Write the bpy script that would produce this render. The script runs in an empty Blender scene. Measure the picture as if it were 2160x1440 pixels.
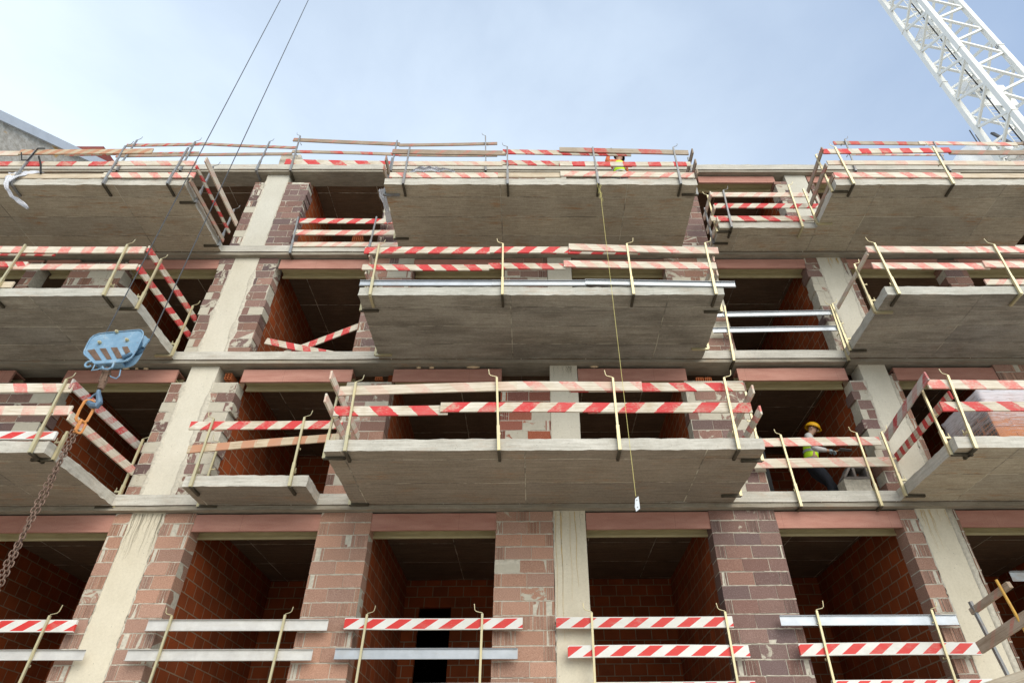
import bpy, math, random
from mathutils import Vector, Matrix, noise
random.seed(7)
R = math.radians
sc = bpy.context.scene
COL = sc.collection
# ------------------------------------------------------------------ camera (solved from the photograph's vanishing points)
F, CXP, PITCH, YAW, ROLL = 1338.69, 1137.3, .660862, .0147049, -.0114429
CAM = Vector((0, -9.6, 1.6))
fwd = Vector((math.sin(YAW)*math.cos(PITCH), math.cos(YAW)*math.cos(PITCH), math.sin(PITCH)))
rgt0 = Vector((math.cos(YAW), -math.sin(YAW), 0)); up0 = rgt0.cross(fwd)
rgt = math.cos(ROLL)*rgt0 + math.sin(ROLL)*up0
upv = -math.sin(ROLL)*rgt0 + math.cos(ROLL)*up0
cd = bpy.data.cameras.new('camera'); cam = bpy.data.objects.new('camera', cd); COL.objects.link(cam)
M3 = Matrix((rgt, upv, -fwd)).transposed()
cam.matrix_world = Matrix.Translation(CAM) @ M3.to_4x4()
cd.sensor_width = 36; cd.lens = F/2160*36; cd.shift_x = (1080-CXP)/2160; cd.clip_end = 3000; cd.clip_start = .05
sc.camera = cam
# ------------------------------------------------------------------ sky, sun, exposure
SUN_EL, SUN_AZ = R(34), R(152)      # azimuth measured clockwise from +Y (north)
w = bpy.data.worlds.new('World'); sc.world = w; w.use_nodes = True
nt = w.node_tree; nt.nodes.clear()
o = nt.nodes.new('ShaderNodeOutputWorld'); bg = nt.nodes.new('ShaderNodeBackground')
sky = nt.nodes.new('ShaderNodeTexSky'); sky.sky_type = 'NISHITA'; sky.sun_disc = False
sky.sun_elevation = SUN_EL; sky.sun_rotation = SUN_AZ; sky.air_density = 1.0; sky.dust_density = .7; sky.ozone_density = 1.0
tc = nt.nodes.new('ShaderNodeTexCoord')
mp = nt.nodes.new('ShaderNodeMapping'); mp.inputs['Scale'].default_value = (1.0, 1.0, 1.6); mp.inputs['Rotation'].default_value = (0.2, .3, .8)
nz = nt.nodes.new('ShaderNodeTexNoise'); nz.inputs['Scale'].default_value = 1.7; nz.inputs['Detail'].default_value = 7; nz.inputs['Roughness'].default_value = .55; nz.inputs['Distortion'].default_value = .3
cr = nt.nodes.new('ShaderNodeValToRGB'); cr.color_ramp.elements[0].position = .36; cr.color_ramp.elements[0].color = (.52, .52, .52, 1)
cr.color_ramp.elements[1].position = .70; cr.color_ramp.elements[1].color = (.80, .80, .80, 1)
mx = nt.nodes.new('ShaderNodeMixRGB'); mx.inputs['Color2'].default_value = (7.3, 8.45, 9.7, 1)
L = nt.links.new
L(tc.outputs['Generated'], mp.inputs['Vector']); L(mp.outputs[0], nz.inputs['Vector']); L(nz.outputs['Fac'], cr.inputs['Fac'])
sep = nt.nodes.new('ShaderNodeSeparateXYZ'); L(tc.outputs['Generated'], sep.inputs[0])
# thicker haze low in the sky
mr = nt.nodes.new('ShaderNodeMapRange'); L(sep.outputs['Z'], mr.inputs['Value'])
mr.inputs['From Min'].default_value = .55; mr.inputs['From Max'].default_value = .95; mr.inputs['To Min'].default_value = .46; mr.inputs['To Max'].default_value = .0
xr = nt.nodes.new('ShaderNodeMapRange'); L(sep.outputs['X'], xr.inputs['Value'])
xr.inputs['From Min'].default_value = .12; xr.inputs['From Max'].default_value = .6; xr.inputs['To Min'].default_value = 1; xr.inputs['To Max'].default_value = .35
ml = nt.nodes.new('ShaderNodeMath'); ml.operation = 'MULTIPLY'; L(mr.outputs[0], ml.inputs[0]); L(xr.outputs[0], ml.inputs[1])
ml2 = nt.nodes.new('ShaderNodeMath'); ml2.operation = 'MULTIPLY'; L(cr.outputs['Color'], ml2.inputs[0]); L(xr.outputs[0], ml2.inputs[1])
ad = nt.nodes.new('ShaderNodeMath'); ad.operation = 'ADD'; ad.use_clamp = True; L(ml2.outputs[0], ad.inputs[0]); L(ml.outputs[0], ad.inputs[1])
L(ad.outputs[0], mx.inputs['Fac']); tn = nt.nodes.new('ShaderNodeMixRGB'); tn.blend_type = 'MULTIPLY'; tn.inputs[0].default_value = 1; tn.inputs['Color2'].default_value = (.80, 1.22, 1.58, 1); L(sky.outputs['Color'], tn.inputs['Color1']); L(tn.outputs[0], mx.inputs['Color1']); L(mx.outputs['Color'], bg.inputs['Color']); L(bg.outputs[0], o.inputs[0])
bg.inputs['Strength'].default_value = .10
sd = bpy.data.lights.new('sun', 'SUN'); sd.energy = 2.75; sd.angle = R(55); sd.color = (1, .92, .79)
so = bpy.data.objects.new('sun', sd); COL.objects.link(so)
sdir = Vector((math.sin(SUN_AZ)*math.cos(SUN_EL), math.cos(SUN_AZ)*math.cos(SUN_EL), math.sin(SUN_EL)))
so.rotation_euler = sdir.to_track_quat('Z', 'Y').to_euler(); so.location = (10, -20, 40)
sc.view_settings.view_transform = 'Standard'; sc.view_settings.look = 'None'; sc.view_settings.gamma = 1; sc.view_settings.exposure = .35
sc.cycles.max_bounces = 6; sc.cycles.diffuse_bounces = 4
# ------------------------------------------------------------------ pixel -> world on a chosen real plane
def ray(px, py): return rgt*((px-CXP)/F) + upv*((720-py)/F) + fwd
def PY(px, py, y): d = ray(px, py); return CAM + d*((y-CAM.y)/d.y)
def PX(px, py, x): d = ray(px, py); return CAM + d*((x-CAM.x)/d.x)
def PZ(px, py, z): d = ray(px, py); return CAM + d*((z-CAM.z)/d.z)
# ------------------------------------------------------------------ objects
def link(o, parent=None):
    COL.objects.link(o)
    if parent is not None:
        o.parent = parent; o.matrix_parent_inverse = Matrix.Translation(-Vector(parent['_base'])) if '_base' in parent else Matrix.Identity(4)
    return o
def tag(o, label=None, cat=None, group=None, kind=None):
    if label: o['label'] = label
    if cat: o['category'] = cat
    if group: o['group'] = group
    if kind: o['kind'] = kind
    return o
def thing(name, loc, label, cat, group=None):
    o = bpy.data.objects.new(name, None); o.empty_display_size = .2; COL.objects.link(o); o.location = loc; o['_base'] = tuple(loc)
    return tag(o, label, cat, group)
class MB:
    def __init__(s): s.v = []; s.f = []; s.m = []; s.c = []; s.uv = []; s.g = []
    def add(s, vs, fs, m=0, c=None, uv=None, g=None):
        b = len(s.v); s.v += [tuple(v) for v in vs]
        for i, f in enumerate(fs):
            s.f.append(tuple(b+k for k in f)); s.m.append(m); s.c.append(c or (1, 1, 1, 0))
            s.uv.append([uv[k] for k in f] if uv else None); s.g.append([g[k] for k in f] if g else None)
    def box(s, x0, x1, y0, y1, z0, z1, m=0, c=None, j=0):
        q = lambda: random.uniform(-j, j)
        vs = [(x+q(), y+q(), z+q()) for z in (z0, z1) for y in (y0, y1) for x in (x0, x1)]
        s.add(vs, [(0, 2, 3, 1), (4, 5, 7, 6), (0, 1, 5, 4), (2, 6, 7, 3), (0, 4, 6, 2), (1, 3, 7, 5)], m, c)
    def bar(s, a, b, wx, wz, m=0, side=None, c=None):
        a, b = Vector(a), Vector(b); d = (b-a).normalized()
        sd_ = Vector(side) if side else (Vector((0, 0, 1)) if abs(d.z) < .9 else Vector((0, 1, 0)))
        u = d.cross(sd_).normalized(); v = u.cross(d).normalized()
        vs = [p + u*i*wx/2 + v*k*wz/2 for p in (a, b) for k in (-1, 1) for i in (-1, 1)]
        s.add(vs, [(0, 1, 3, 2), (4, 6, 7, 5), (0, 4, 5, 1), (2, 3, 7, 6), (0, 2, 6, 4), (1, 5, 7, 3)], m, c)
    def tube(s, pts, r, n=6, m=0, caps=True, c=None):
        pts = [Vector(p) for p in pts]; rr = r if isinstance(r, (list, tuple)) else [r]*len(pts); vs = []
        pu = None
        for i, p in enumerate(pts):
            d = (pts[min(i+1, len(pts)-1)]-pts[max(i-1, 0)]).normalized()
            if pu is None: pu = d.cross(Vector((0, 0, 1)) if abs(d.z) < .9 else Vector((1, 0, 0))).normalized()
            u = (pu - d*pu.dot(d)).normalized(); pu = u; v = d.cross(u)
            vs += [p + (u*math.cos(2*math.pi*k/n)+v*math.sin(2*math.pi*k/n))*rr[i] for k in range(n)]
        fs = [(i*n+k, i*n+(k+1) % n, (i+1)*n+(k+1) % n, (i+1)*n+k) for i in range(len(pts)-1) for k in range(n)]
        if caps: fs += [tuple(range(n-1, -1, -1)), tuple(range((len(pts)-1)*n, len(pts)*n))]
        s.add(vs, fs, m, c)
    def prism(s, poly, off, m=0, c=None):      # poly: list of 3D points, off: extrusion vector
        n = len(poly); poly = [Vector(p) for p in poly]; off = Vector(off)
        s.add(poly + [p+off for p in poly], [tuple(range(n)), tuple(range(2*n-1, n-1, -1))] + [(i, i+n, (i+1) % n+n, (i+1) % n) for i in range(n)], m, c)
    def rough(s, x0, x1, y0, y1, z0, z1, seg=.16, j=.004, m=0, sc_=9.0):   # cast block with slightly uneven edges
        def ax(a, b): n = max(1, min(90, int(round((b-a)/seg)))); return [a+(b-a)*i/n for i in range(n+1)]
        X, Y, Z = ax(x0, x1), ax(y0, y1), ax(z0, z1)
        idx = {}; vs = []; fs = []
        def V(i, k, l):
            key = (i, k, l)
            if key not in idx:
                p = Vector((X[i], Y[k], Z[l])); e = (i in (0, len(X)-1))+(k in (0, len(Y)-1))+(l in (0, len(Z)-1))
                nv = noise.noise_vector(p*sc_)*j*(1.6 if e >= 2 else .5) + noise.noise_vector(p*1.3)*j
                idx[key] = len(vs); vs.append(p+nv)
            return idx[key]
        nx, ny, nz_ = len(X)-1, len(Y)-1, len(Z)-1
        for i in range(nx):
            for k in range(ny):
                fs.append((V(i, k, 0), V(i, k+1, 0), V(i+1, k+1, 0), V(i+1, k, 0))); fs.append((V(i, k, nz_), V(i+1, k, nz_), V(i+1, k+1, nz_), V(i, k+1, nz_)))
        for i in range(nx):
            for l in range(nz_):
                fs.append((V(i, 0, l), V(i+1, 0, l), V(i+1, 0, l+1), V(i, 0, l+1))); fs.append((V(i, ny, l), V(i, ny, l+1), V(i+1, ny, l+1), V(i+1, ny, l)))
        for k in range(ny):
            for l in range(nz_):
                fs.append((V(0, k, l), V(0, k, l+1), V(0, k+1, l+1), V(0, k+1, l))); fs.append((V(nx, k, l), V(nx, k+1, l), V(nx, k+1, l+1), V(nx, k, l+1)))
        s.add(vs, fs, m)
    def build(s, name, mats, parent=None, bevel=0, smooth=False):
        me = bpy.data.meshes.new(name); me.from_pydata(s.v, [], s.f); mats = mats if isinstance(mats, (list, tuple)) else [mats]
        for m in mats: me.materials.append(m)
        me.polygons.foreach_set('material_index', s.m)
        if any(c != (1, 1, 1, 0) for c in s.c):
            at = me.color_attributes.new('tint', 'FLOAT_COLOR', 'CORNER'); data = []
            for f, c in zip(s.f, s.c): data += list(c)*len(f)
            at.data.foreach_set('color', data)
        if any(u for u in s.uv):
            ul = me.uv_layers.new(name='stripe'); data = []
            for f, u in zip(s.f, s.uv):
                for k in range(len(f)): data += list(u[k]) if u else [0, 0]
            ul.data.foreach_set('uv', data)
            gl = me.uv_layers.new(name='grain'); data = []
            for f, u in zip(s.f, s.g):
                for k in range(len(f)): data += list(u[k]) if u else [0, 0]
            gl.data.foreach_set('uv', data)
        if smooth: me.polygons.foreach_set('use_smooth', [True]*len(s.f))
        me.update()
        ob = bpy.data.objects.new(name, me); link(ob, parent)
        if bevel:
            b = ob.modifiers.new('bevel', 'BEVEL'); b.width = bevel; b.segments = 2; b.limit_method = 'ANGLE'
        return ob
# ------------------------------------------------------------------ materials
class NT:
    def __init__(s, name):
        s.mat = bpy.data.materials.new(name); s.mat.use_nodes = True; s.t = s.mat.node_tree; s.b = s.t.nodes['Principled BSDF']; s.L = s.t.links.new
        s.co = s.n('ShaderNodeTexCoord').outputs['Object']
    def n(s, ty, **k):
        x = s.t.nodes.new(ty)
        for a, v in k.items(): setattr(x, a, v)
        return x
    def map(s, v, scale=(1, 1, 1), loc=(0, 0, 0), rot=(0, 0, 0)):
        m = s.n('ShaderNodeMapping'); m.inputs['Scale'].default_value = scale; m.inputs['Location'].default_value = loc; m.inputs['Rotation'].default_value = rot; s.L(v, m.inputs['Vector']); return m.outputs[0]
    def noise(s, v, scale=1, detail=4, rough=.6, dist=0):
        x = s.n('ShaderNodeTexNoise'); x.inputs['Scale'].default_value = scale; x.inputs['Detail'].default_value = detail; x.inputs['Roughness'].default_value = rough; x.inputs['Distortion'].default_value = dist
        s.L(v, x.inputs['Vector']); return x.outputs['Fac']
    def ramp(s, f, stops):
        x = s.n('ShaderNodeValToRGB'); e = x.color_ramp.elements
        while len(e) < len(stops): e.new(.5)
        for i, (p, c) in enumerate(stops):
            e[i].position = p; e[i].color = (c, c, c, 1) if isinstance(c, (int, float)) else (*c, 1)
        s.L(f, x.inputs['Fac']); return x.outputs['Color']
    def mix(s, f, a, b, mode='MIX'):
        x = s.n('ShaderNodeMixRGB', blend_type=mode)
        for i, q in ((0, f), (1, a), (2, b)):
            if isinstance(q, (int, float)): x.inputs[i].default_value = q if i == 0 else (q, q, q, 1)
            elif isinstance(q, tuple): x.inputs[i].default_value = (*q, 1)
            else: s.L(q, x.inputs[i])
        return x.outputs[0]
    def math(s, op, a, b=None):
        x = s.n('ShaderNodeMath', operation=op)
        for i, q in ((0, a), (1, b)):
            if q is None: continue
            if isinstance(q, (int, float)): x.inputs[i].default_value = q
            else: s.L(q, x.inputs[i])
        return x.outputs[0]
    def bump(s, h, strength=.5, dist=.01, prev=None):
        x = s.n('ShaderNodeBump'); x.inputs['Strength'].default_value = strength; x.inputs['Distance'].default_value = dist; s.L(h, x.inputs['Height'])
        if prev is not None: s.L(prev, x.inputs['Normal'])
        return x.outputs[0]
    def out(s, col=None, rough=.85, metal=0, nrm=None, spec=.3):
        if col is not None:
            if isinstance(col, tuple): s.b.inputs['Base Color'].default_value = (*col, 1)
            else: s.L(col, s.b.inputs['Base Color'])
        if isinstance(rough, (int, float)): s.b.inputs['Roughness'].default_value = rough
        else: s.L(rough, s.b.inputs['Roughness'])
        if isinstance(metal, (int, float)): s.b.inputs['Metallic'].default_value = metal
        else: s.L(metal, s.b.inputs['Metallic'])
        s.b.inputs['Specular IOR Level'].default_value = spec
        if nrm is not None: s.L(nrm, s.b.inputs['Normal'])
        return s.mat

def concrete(name, light, dark, streak=(1, 1, 1), rust=.0, seams=None, damp=0.0, pores=True, bs=.5, contrast=1.0):
    t = NT(name); oc = t.n('ShaderNodeObjectInfo').outputs['Color']
    n1 = t.noise(t.co, 1.1, 6, .65, .4); n2 = t.noise(t.map(t.co, streak), 1, 8, .7); n3 = t.noise(t.co, 26, 4, .7)
    col = t.mix(t.ramp(n1, [(.3, 0), (.72, 1)]), dark, light)
    col = t.mix(t.math('MULTIPLY', t.ramp(n2, [(.36, 1), (.6, 0)]), .55*contrast), col, t.mix(1, col, (.52, .50, .47), 'MULTIPLY'))
    col = t.mix(t.math('MULTIPLY', t.ramp(n2, [(.55, 0), (.75, 1)]), .45*contrast), col, t.mix(.5, col, light))
    col = t.mix(t.ramp(t.noise(t.co, 55, 3, .7), [(.36, .32 if seams else .14), (.5, 0)]), col, t.mix(1, col, (.55, .52, .48), 'MULTIPLY'))
    col = t.mix(t.ramp(n3, [(.35, .38 if seams else .2), (.62, 0)]), col, t.mix(1, col, (.6, .58, .55), 'MULTIPLY'))
    if damp:
        nd = t.noise(t.map(t.co, (.55, 2.6, 1), (3, 1, 7)), 1.0, 7, .72, .15)
        col = t.mix(t.math('MULTIPLY', t.ramp(nd, [(.46, 0), (.58, 1)]), damp), col, t.mix(1, col, (.42, .40, .38), 'MULTIPLY'))
    if rust:
        nr = t.noise(t.map(t.co, (1.0, 2.4, 1.3), (5, 2, 1)), 1.2, 3, .5); nf = t.noise(t.map(t.co, (4, 26, 26)), 1, 5, .7)
        m = t.math('MULTIPLY', t.ramp(nr, [(.5, 0), (.68, 1)]), t.ramp(nf, [(.48, 0), (.62, 1)]))
        col = t.mix(t.math('MULTIPLY', m, rust), col, (.36, .17, .06))
    h = t.mix(.5, n3, n2)
    nrm = t.bump(h, bs, .012)
    if pores:
        vo = t.n('ShaderNodeTexVoronoi'); vo.inputs['Scale'].default_value = 14; t.L(t.co, vo.inputs['Vector'])
        pm = t.ramp(vo.outputs['Distance'], [(.055, 1), (.085, 0)])
        col = t.mix(t.math('MULTIPLY', pm, .75), col, (.12, .105, .085)); 
    if seams:
        wv = t.noise(t.co, 3, 3, .6)
        v = t.map(t.co, (1, 1, 1), seams['loc'])
        va = t.n('ShaderNodeVectorMath', operation='ADD'); t.L(v, va.inputs[0])
        ws = t.n('ShaderNodeCombineXYZ'); w2 = t.math('MULTIPLY', t.math('SUBTRACT', wv, .5), .02); t.L(w2, ws.inputs[0]); t.L(w2, ws.inputs[1]); t.L(ws.outputs[0], va.inputs[1])
        bt = t.n('ShaderNodeTexBrick'); bt.offset = seams.get('off', 0.0); bt.inputs['Scale'].default_value = 1; bt.inputs['Brick Width'].default_value = seams['w']; bt.inputs['Row Height'].default_value = seams['h']; bt.inputs['Mortar Size'].default_value = .010; bt.inputs['Mortar Smooth'].default_value = .3
        bt.inputs['Color1'].default_value = (.9, .9, .9, 1); bt.inputs['Color2'].default_value = (1.08, 1.06, 1.02, 1); bt.inputs['Mortar'].default_value = (1, 1, 1, 1)
        t.L(va.outputs[0], bt.inputs['Vector'])
        col = t.mix(.9, col, bt.outputs['Color'], 'MULTIPLY')
        br = t.ramp(t.noise(t.co, 1.6, 6, .75), [(.40, 0), (.56, 1)])
        sm = bt.outputs['Fac']
        col = t.mix(t.math('MULTIPLY', sm, br), col, (.60, .54, .43)); col = t.mix(t.math('MULTIPLY', t.math('MULTIPLY', sm, .6), t.math('SUBTRACT', 1, br)), col, (.10, .085, .07))
        nrm = t.bump(sm, .8, .02, nrm)
    col = t.mix(1, col, oc, 'MULTIPLY')
    return t.out(col, .9, 0, nrm, .2)
M = {}
M['edge'] = concrete('concrete_edge', (.63, .60, .53), (.47, .445, .385), (2.2, 2.2, 26), rust=.3, contrast=.9)
M['column'] = concrete('column_concrete', (.68, .635, .535), (.60, .555, .455), (6, 6, 2.2), rust=.0, contrast=.2, bs=.18)
M['soffit'] = concrete('soffit_concrete', (.57, .505, .405), (.42, .365, .285), (2.2, 38, 30), rust=.75, seams=dict(w=2.44, h=.5, loc=(.6, .065, 0)), bs=.35)
M['soffit_grey'] = concrete('damp_soffit_concrete', (.55, .505, .435), (.36, .32, .27), (1.6, 55, 30), rust=.12, seams=dict(w=2.6, h=.5, loc=(.35, .065, 0)), damp=.5, bs=.35)
M['soffit_brown'] = concrete('brown_soffit_concrete', (.39, .335, .275), (.30, .255, .205), (1.5, 34, 30), rust=.45, seams=dict(w=2.5, h=.75, loc=(.1, .1, 0)), bs=.3)
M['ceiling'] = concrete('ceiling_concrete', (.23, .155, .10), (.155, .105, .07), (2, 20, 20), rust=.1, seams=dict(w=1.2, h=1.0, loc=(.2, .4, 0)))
M['beam'] = concrete('beam_concrete', (.40, .36, .29), (.27, .24, .19), (3, 14, 40), rust=.3)

def block_mat():
    t = NT('facade_block'); a = t.n('ShaderNodeVertexColor'); a.layer_name = 'tint'
    n3 = t.noise(t.co, 70, 4, .75); n1 = t.noise(t.co, 5, 4, .6); ns = t.noise(t.co, 4.2, 6, .7, .8)
    col = t.mix(t.ramp(n3, [(.34, .75), (.58, 0)]), a.outputs['Color'], t.mix(1, a.outputs['Color'], (.55, .52, .5), 'MULTIPLY'))
    col = t.mix(t.math('MULTIPLY', t.ramp(n3, [(.58, 0), (.75, 1)]), .5), col, (.55, .48, .40))
    col = t.mix(t.math('MULTIPLY', n1, .45), col, t.mix(1, col, (1.25, 1.2, 1.15), 'MULTIPLY'))
    thr = t.math('ADD', ns, t.math('MULTIPLY', t.math('SUBTRACT', a.outputs['Alpha'], .5), .62))
    mask = t.ramp(thr, [(.55, 0), (.60, 1)])
    cem = t.mix(t.noise(t.co, 14, 4, .7), (.38, .345, .275), (.54, .495, .40))
    col = t.mix(mask, col, cem)
    nrm = t.bump(n3, .6, .006); nrm = t.bump(mask, .5, .006, nrm)
    return t.out(col, .93, 0, nrm, .15)
M['block'] = block_mat()
def simple(name, c, rough=.8, metal=0, var=.25, scale=8, bs=.3, spec=.3, c2=None, sc3=(1, 1, 1)):
    t = NT(name); n = t.noise(t.map(t.co, sc3), scale, 5, .65)
    col = t.mix(t.ramp(n, [(.3, 0), (.7, 1)]), tuple(x*(1-var) for x in c) if c2 is None else c2, c)
    return t.out(col, rough, metal, t.bump(n, bs, .004), spec)
M['mortar'] = simple('mortar', (.60, .55, .45), .95, 0, .35, 20, .6)
def clay(name, ax):
    t = NT(name); s = t.n('ShaderNodeSeparateXYZ'); t.L(t.co, s.inputs[0]); cb = t.n('ShaderNodeCombineXYZ')
    t.L(s.outputs[ax], cb.inputs[0]); t.L(s.outputs[2], cb.inputs[1])
    bt = t.n('ShaderNodeTexBrick'); bt.inputs['Scale'].default_value = 1; bt.inputs['Brick Width'].default_value = .31; bt.inputs['Row Height'].default_value = .208; bt.inputs['Mortar Size'].default_value = .0095; bt.inputs['Mortar Smooth'].default_value = .15; bt.inputs['Bias'].default_value = 0
    bt.inputs['Color1'].default_value = (.36, .075, .016, 1); bt.inputs['Color2'].default_value = (.25, .058, .016, 1); bt.inputs['Mortar'].default_value = (.34, .23, .145, 1)
    t.L(cb.outputs[0], bt.inputs['Vector'])
    ns = t.noise(t.co, 4, 6, .7, .5)
    col = t.mix(t.ramp(ns, [(.70, 0), (.78, .4)]), bt.outputs['Color'], (.33, .25, .17))
    col = t.mix(t.ramp(t.noise(t.co, 2, 3, .6), [(.3, .5), (.6, 0)]), col, t.mix(1, col, (.5, .45, .4), 'MULTIPLY'))
    wv = t.n('ShaderNodeTexWave', wave_type='BANDS', bands_direction='Y'); wv.inputs['Scale'].default_value = 15; t.L(cb.outputs[0], wv.inputs['Vector'])
    nrm = t.bump(bt.outputs['Fac'], .7, .012); nrm = t.bump(wv.outputs['Fac'], .3, .004, nrm)
    return t.out(col, .85, 0, nrm, .3)
M['clay_y'] = clay('clay_partition', 1); M['clay_x'] = clay('clay_back_wall', 0)
def lintelm():
    t = NT('shutter_box_clay'); n = t.noise(t.co, 90, 4, .7); n1 = t.noise(t.map(t.co, (1.2, 4, 6)), 1.5, 5, .6)
    col = t.mix(t.ramp(n1, [(.3, 0), (.7, 1)]), (.36, .165, .125), (.47, .245, .19)); col = t.mix(t.ramp(n, [(.55, 0), (.7, .5)]), col, (.5, .36, .28))
    col = t.mix(t.ramp(n, [(.3, .5), (.45, 0)]), col, (.2, .09, .07))
    bt = t.n('ShaderNodeTexBrick'); bt.offset = .5; bt.inputs['Brick Width'].default_value = 1.7; bt.inputs['Row Height'].default_value = 9; bt.inputs['Mortar Size'].default_value = .002; bt.inputs['Scale'].default_value = 1
    t.L(t.map(t.co, (1, 0, 0), (.3, 3, 3)), bt.inputs['Vector']); col = t.mix(t.math('MULTIPLY', bt.outputs['Fac'], .6), col, (.15, .07, .05))
    return t.out(col, .9, 0, t.bump(n, .4, .003), .2)
M['lintel'] = lintelm()
M['lining'] = simple('shutter_box_lining', (.50, .43, .25), .6, 0, .3, 3, .1, c2=(.36, .30, .16), sc3=(1, 6, 6))
M['black'] = simple('gap_and_strap_black', (.012, .012, .012), .7)  # black of the strap, and of the painted shade in the pier gaps

def boardm(name, base, base2, red, duty, wear, rough=.75, metal=0, grain=True, edge=None):
    t = NT(name); u1 = t.n('ShaderNodeUVMap'); u1.uv_map = 'stripe'; u2 = t.n('ShaderNodeUVMap'); u2.uv_map = 'grain'
    g = t.noise(t.map(u2.outputs[0], (2.2, 45, 1)), 1, 5, .7); b = t.noise(u2.outputs[0], 3.2, 5, .65); f = t.noise(t.map(u2.outputs[0], (20, 60, 1)), 1, 4, .75)
    col = t.mix(t.ramp(b, [(.35, 0), (.65, 1)]), base2, base)
    if grain: col = t.mix(t.ramp(g, [(.38, .6), (.56, 0)]), col, t.mix(1, col, (.55, .47, .38), 'MULTIPLY'))
    if duty:
        s = t.n('ShaderNodeSeparateXYZ'); t.L(u1.outputs[0], s.inputs[0])
        wob = t.math('MULTIPLY', t.math('SUBTRACT', t.noise(u2.outputs[0], 14, 3, .6), .5), .10 if grain else .0)
        fr = t.math('FRACT', t.math('ADD', s.outputs[0], wob)); m = t.math('LESS_THAN', fr, duty)
        rnd = t.n('ShaderNodeObjectInfo').outputs['Random']; wm = t.ramp(t.math('SUBTRACT', t.mix(.55, f, b), t.math('MULTIPLY', rnd, (.03 if name.startswith('red') else .09) if grain else .02)), [(wear-.06, 0), (wear+.05, 1)]); lo = .25 if grain else .75
        m = t.math('MULTIPLY', m, t.math('ADD', t.math('MULTIPLY', wm, 1-lo), lo))
        if not grain: m = t.math('MULTIPLY', m, t.math('LESS_THAN', t.math('ABSOLUTE', s.outputs[1]), .84))
        col = t.mix(m, col, red)
    vr = t.n('ShaderNodeObjectInfo').outputs['Random']
    col = t.mix(t.ramp(t.noise(t.map(u2.outputs[0], (1.1, 3, 1)), 1.7, 6, .75, .5), [(.52, 0), (.66, .55)]), col, t.mix(.5, col, (.42, .38, .31)))
    col = t.mix(t.math('MULTIPLY', vr, .35), col, t.mix(1, col, (.72, .68, .62), 'MULTIPLY'))
    return t.out(col, rough, metal, t.bump(g, .35, .003), .35)
WD = (.66, .585, .46); WD2 = (.55, .47, .35)
M['R'] = boardm('red_striped_board', (.70, .655, .565), WD2, (.56, .05, .05), .5, .43)
M['F'] = boardm('faded_pink_striped_board', (.72, .665, .57), WD, (.66, .20, .17), .46, .47)
M['V'] = boardm('worn_striped_board', (.70, .62, .52), WD, (.62, .30, .24), .42, .52)
M['S'] = boardm('scratched_red_striped_board', (.60, .57, .53), (.48, .44, .40), (.47, .05, .055), .48, .46)
M['P'] = boardm('pale_wood_board', (.66, .57, .44), (.56, .46, .33), None, 0, 0)
M['W'] = boardm('weathered_wood_board', (.38, .30, .23), (.30, .225, .16), (.45, .16, .12), .22, .5)
M['Wr'] = boardm('weathered_red_striped_board', (.46, .39, .31), (.37, .30, .22), (.50, .075, .06), .40, .44)
M['O'] = boardm('orange_striped_board', (.58, .48, .34), (.48, .38, .26), (.46, .23, .135), .52, .38)
M['A'] = boardm('red_white_metal_plank', (.74, .73, .70), (.66, .65, .61), (.62, .035, .028), .5, .36, .45, .0, False)
M['G'] = boardm('galvanised_profile', (.50, .53, .57), (.40, .43, .46), None, 0, 0, .45, .4, False)
M['Gw'] = boardm('cement_stained_profile', (.66, .64, .60), (.52, .50, .47), None, 0, 0, .55, .3, False)
M['zinc'] = simple('yellow_zinc_steel', (.56, .475, .27), .45, .5, .3, 5, .1, c2=(.46, .42, .28))
M['steel'] = simple('grey_galvanised_steel', (.25, .28, .30), .5, .2, .3, 9, .1, c2=(.20, .17, .15))
M['yellowp'] = simple('worn_yellow_steel', (.66, .38, .06), .6, .1, .3, 14, .3, c2=(.45, .26, .08))
M['dark'] = simple('dark_clamp_steel', (.10, .085, .06), .6, .4, .3, 9, .1)
M['white'] = simple('white_crane_paint', (.80, .80, .76), .42, 0, .08, 2, .05)
M['rope'] = simple('steel_rope', (.10, .10, .10), .5, .5)
M['cord'] = simple('yellow_cord', (.62, .55, .20), .8)

# ------------------------------------------------------------------ ground
g = MB(); g.add([(-1500, -1500, 0), (1500, -1500, 0), (1500, 1500, 0), (-1500, 1500, 0)], [(0, 1, 2, 3)])
tag(g.build('ground', simple('dusty_ground', (.50, .455, .38), .95, 0, .25, .4)), kind='structure')
g = MB(); g.add([(-60, -13, .004), (60, -13, .004), (60, -5.2, .004), (-60, -5.2, .004)], [(0, 1, 2, 3)])
tag(g.build('road', simple('asphalt', (.40, .37, .32), .9, 0, .3, 3)), kind='structure')
g = MB(); g.rough(-60, 60, -5.2, -.3, 0, .13, 2.5, .004)
tag(g.build('pavement', simple('pavement_stone', (.58, .53, .44), .9, 0, .2, 2)), kind='structure')
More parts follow.
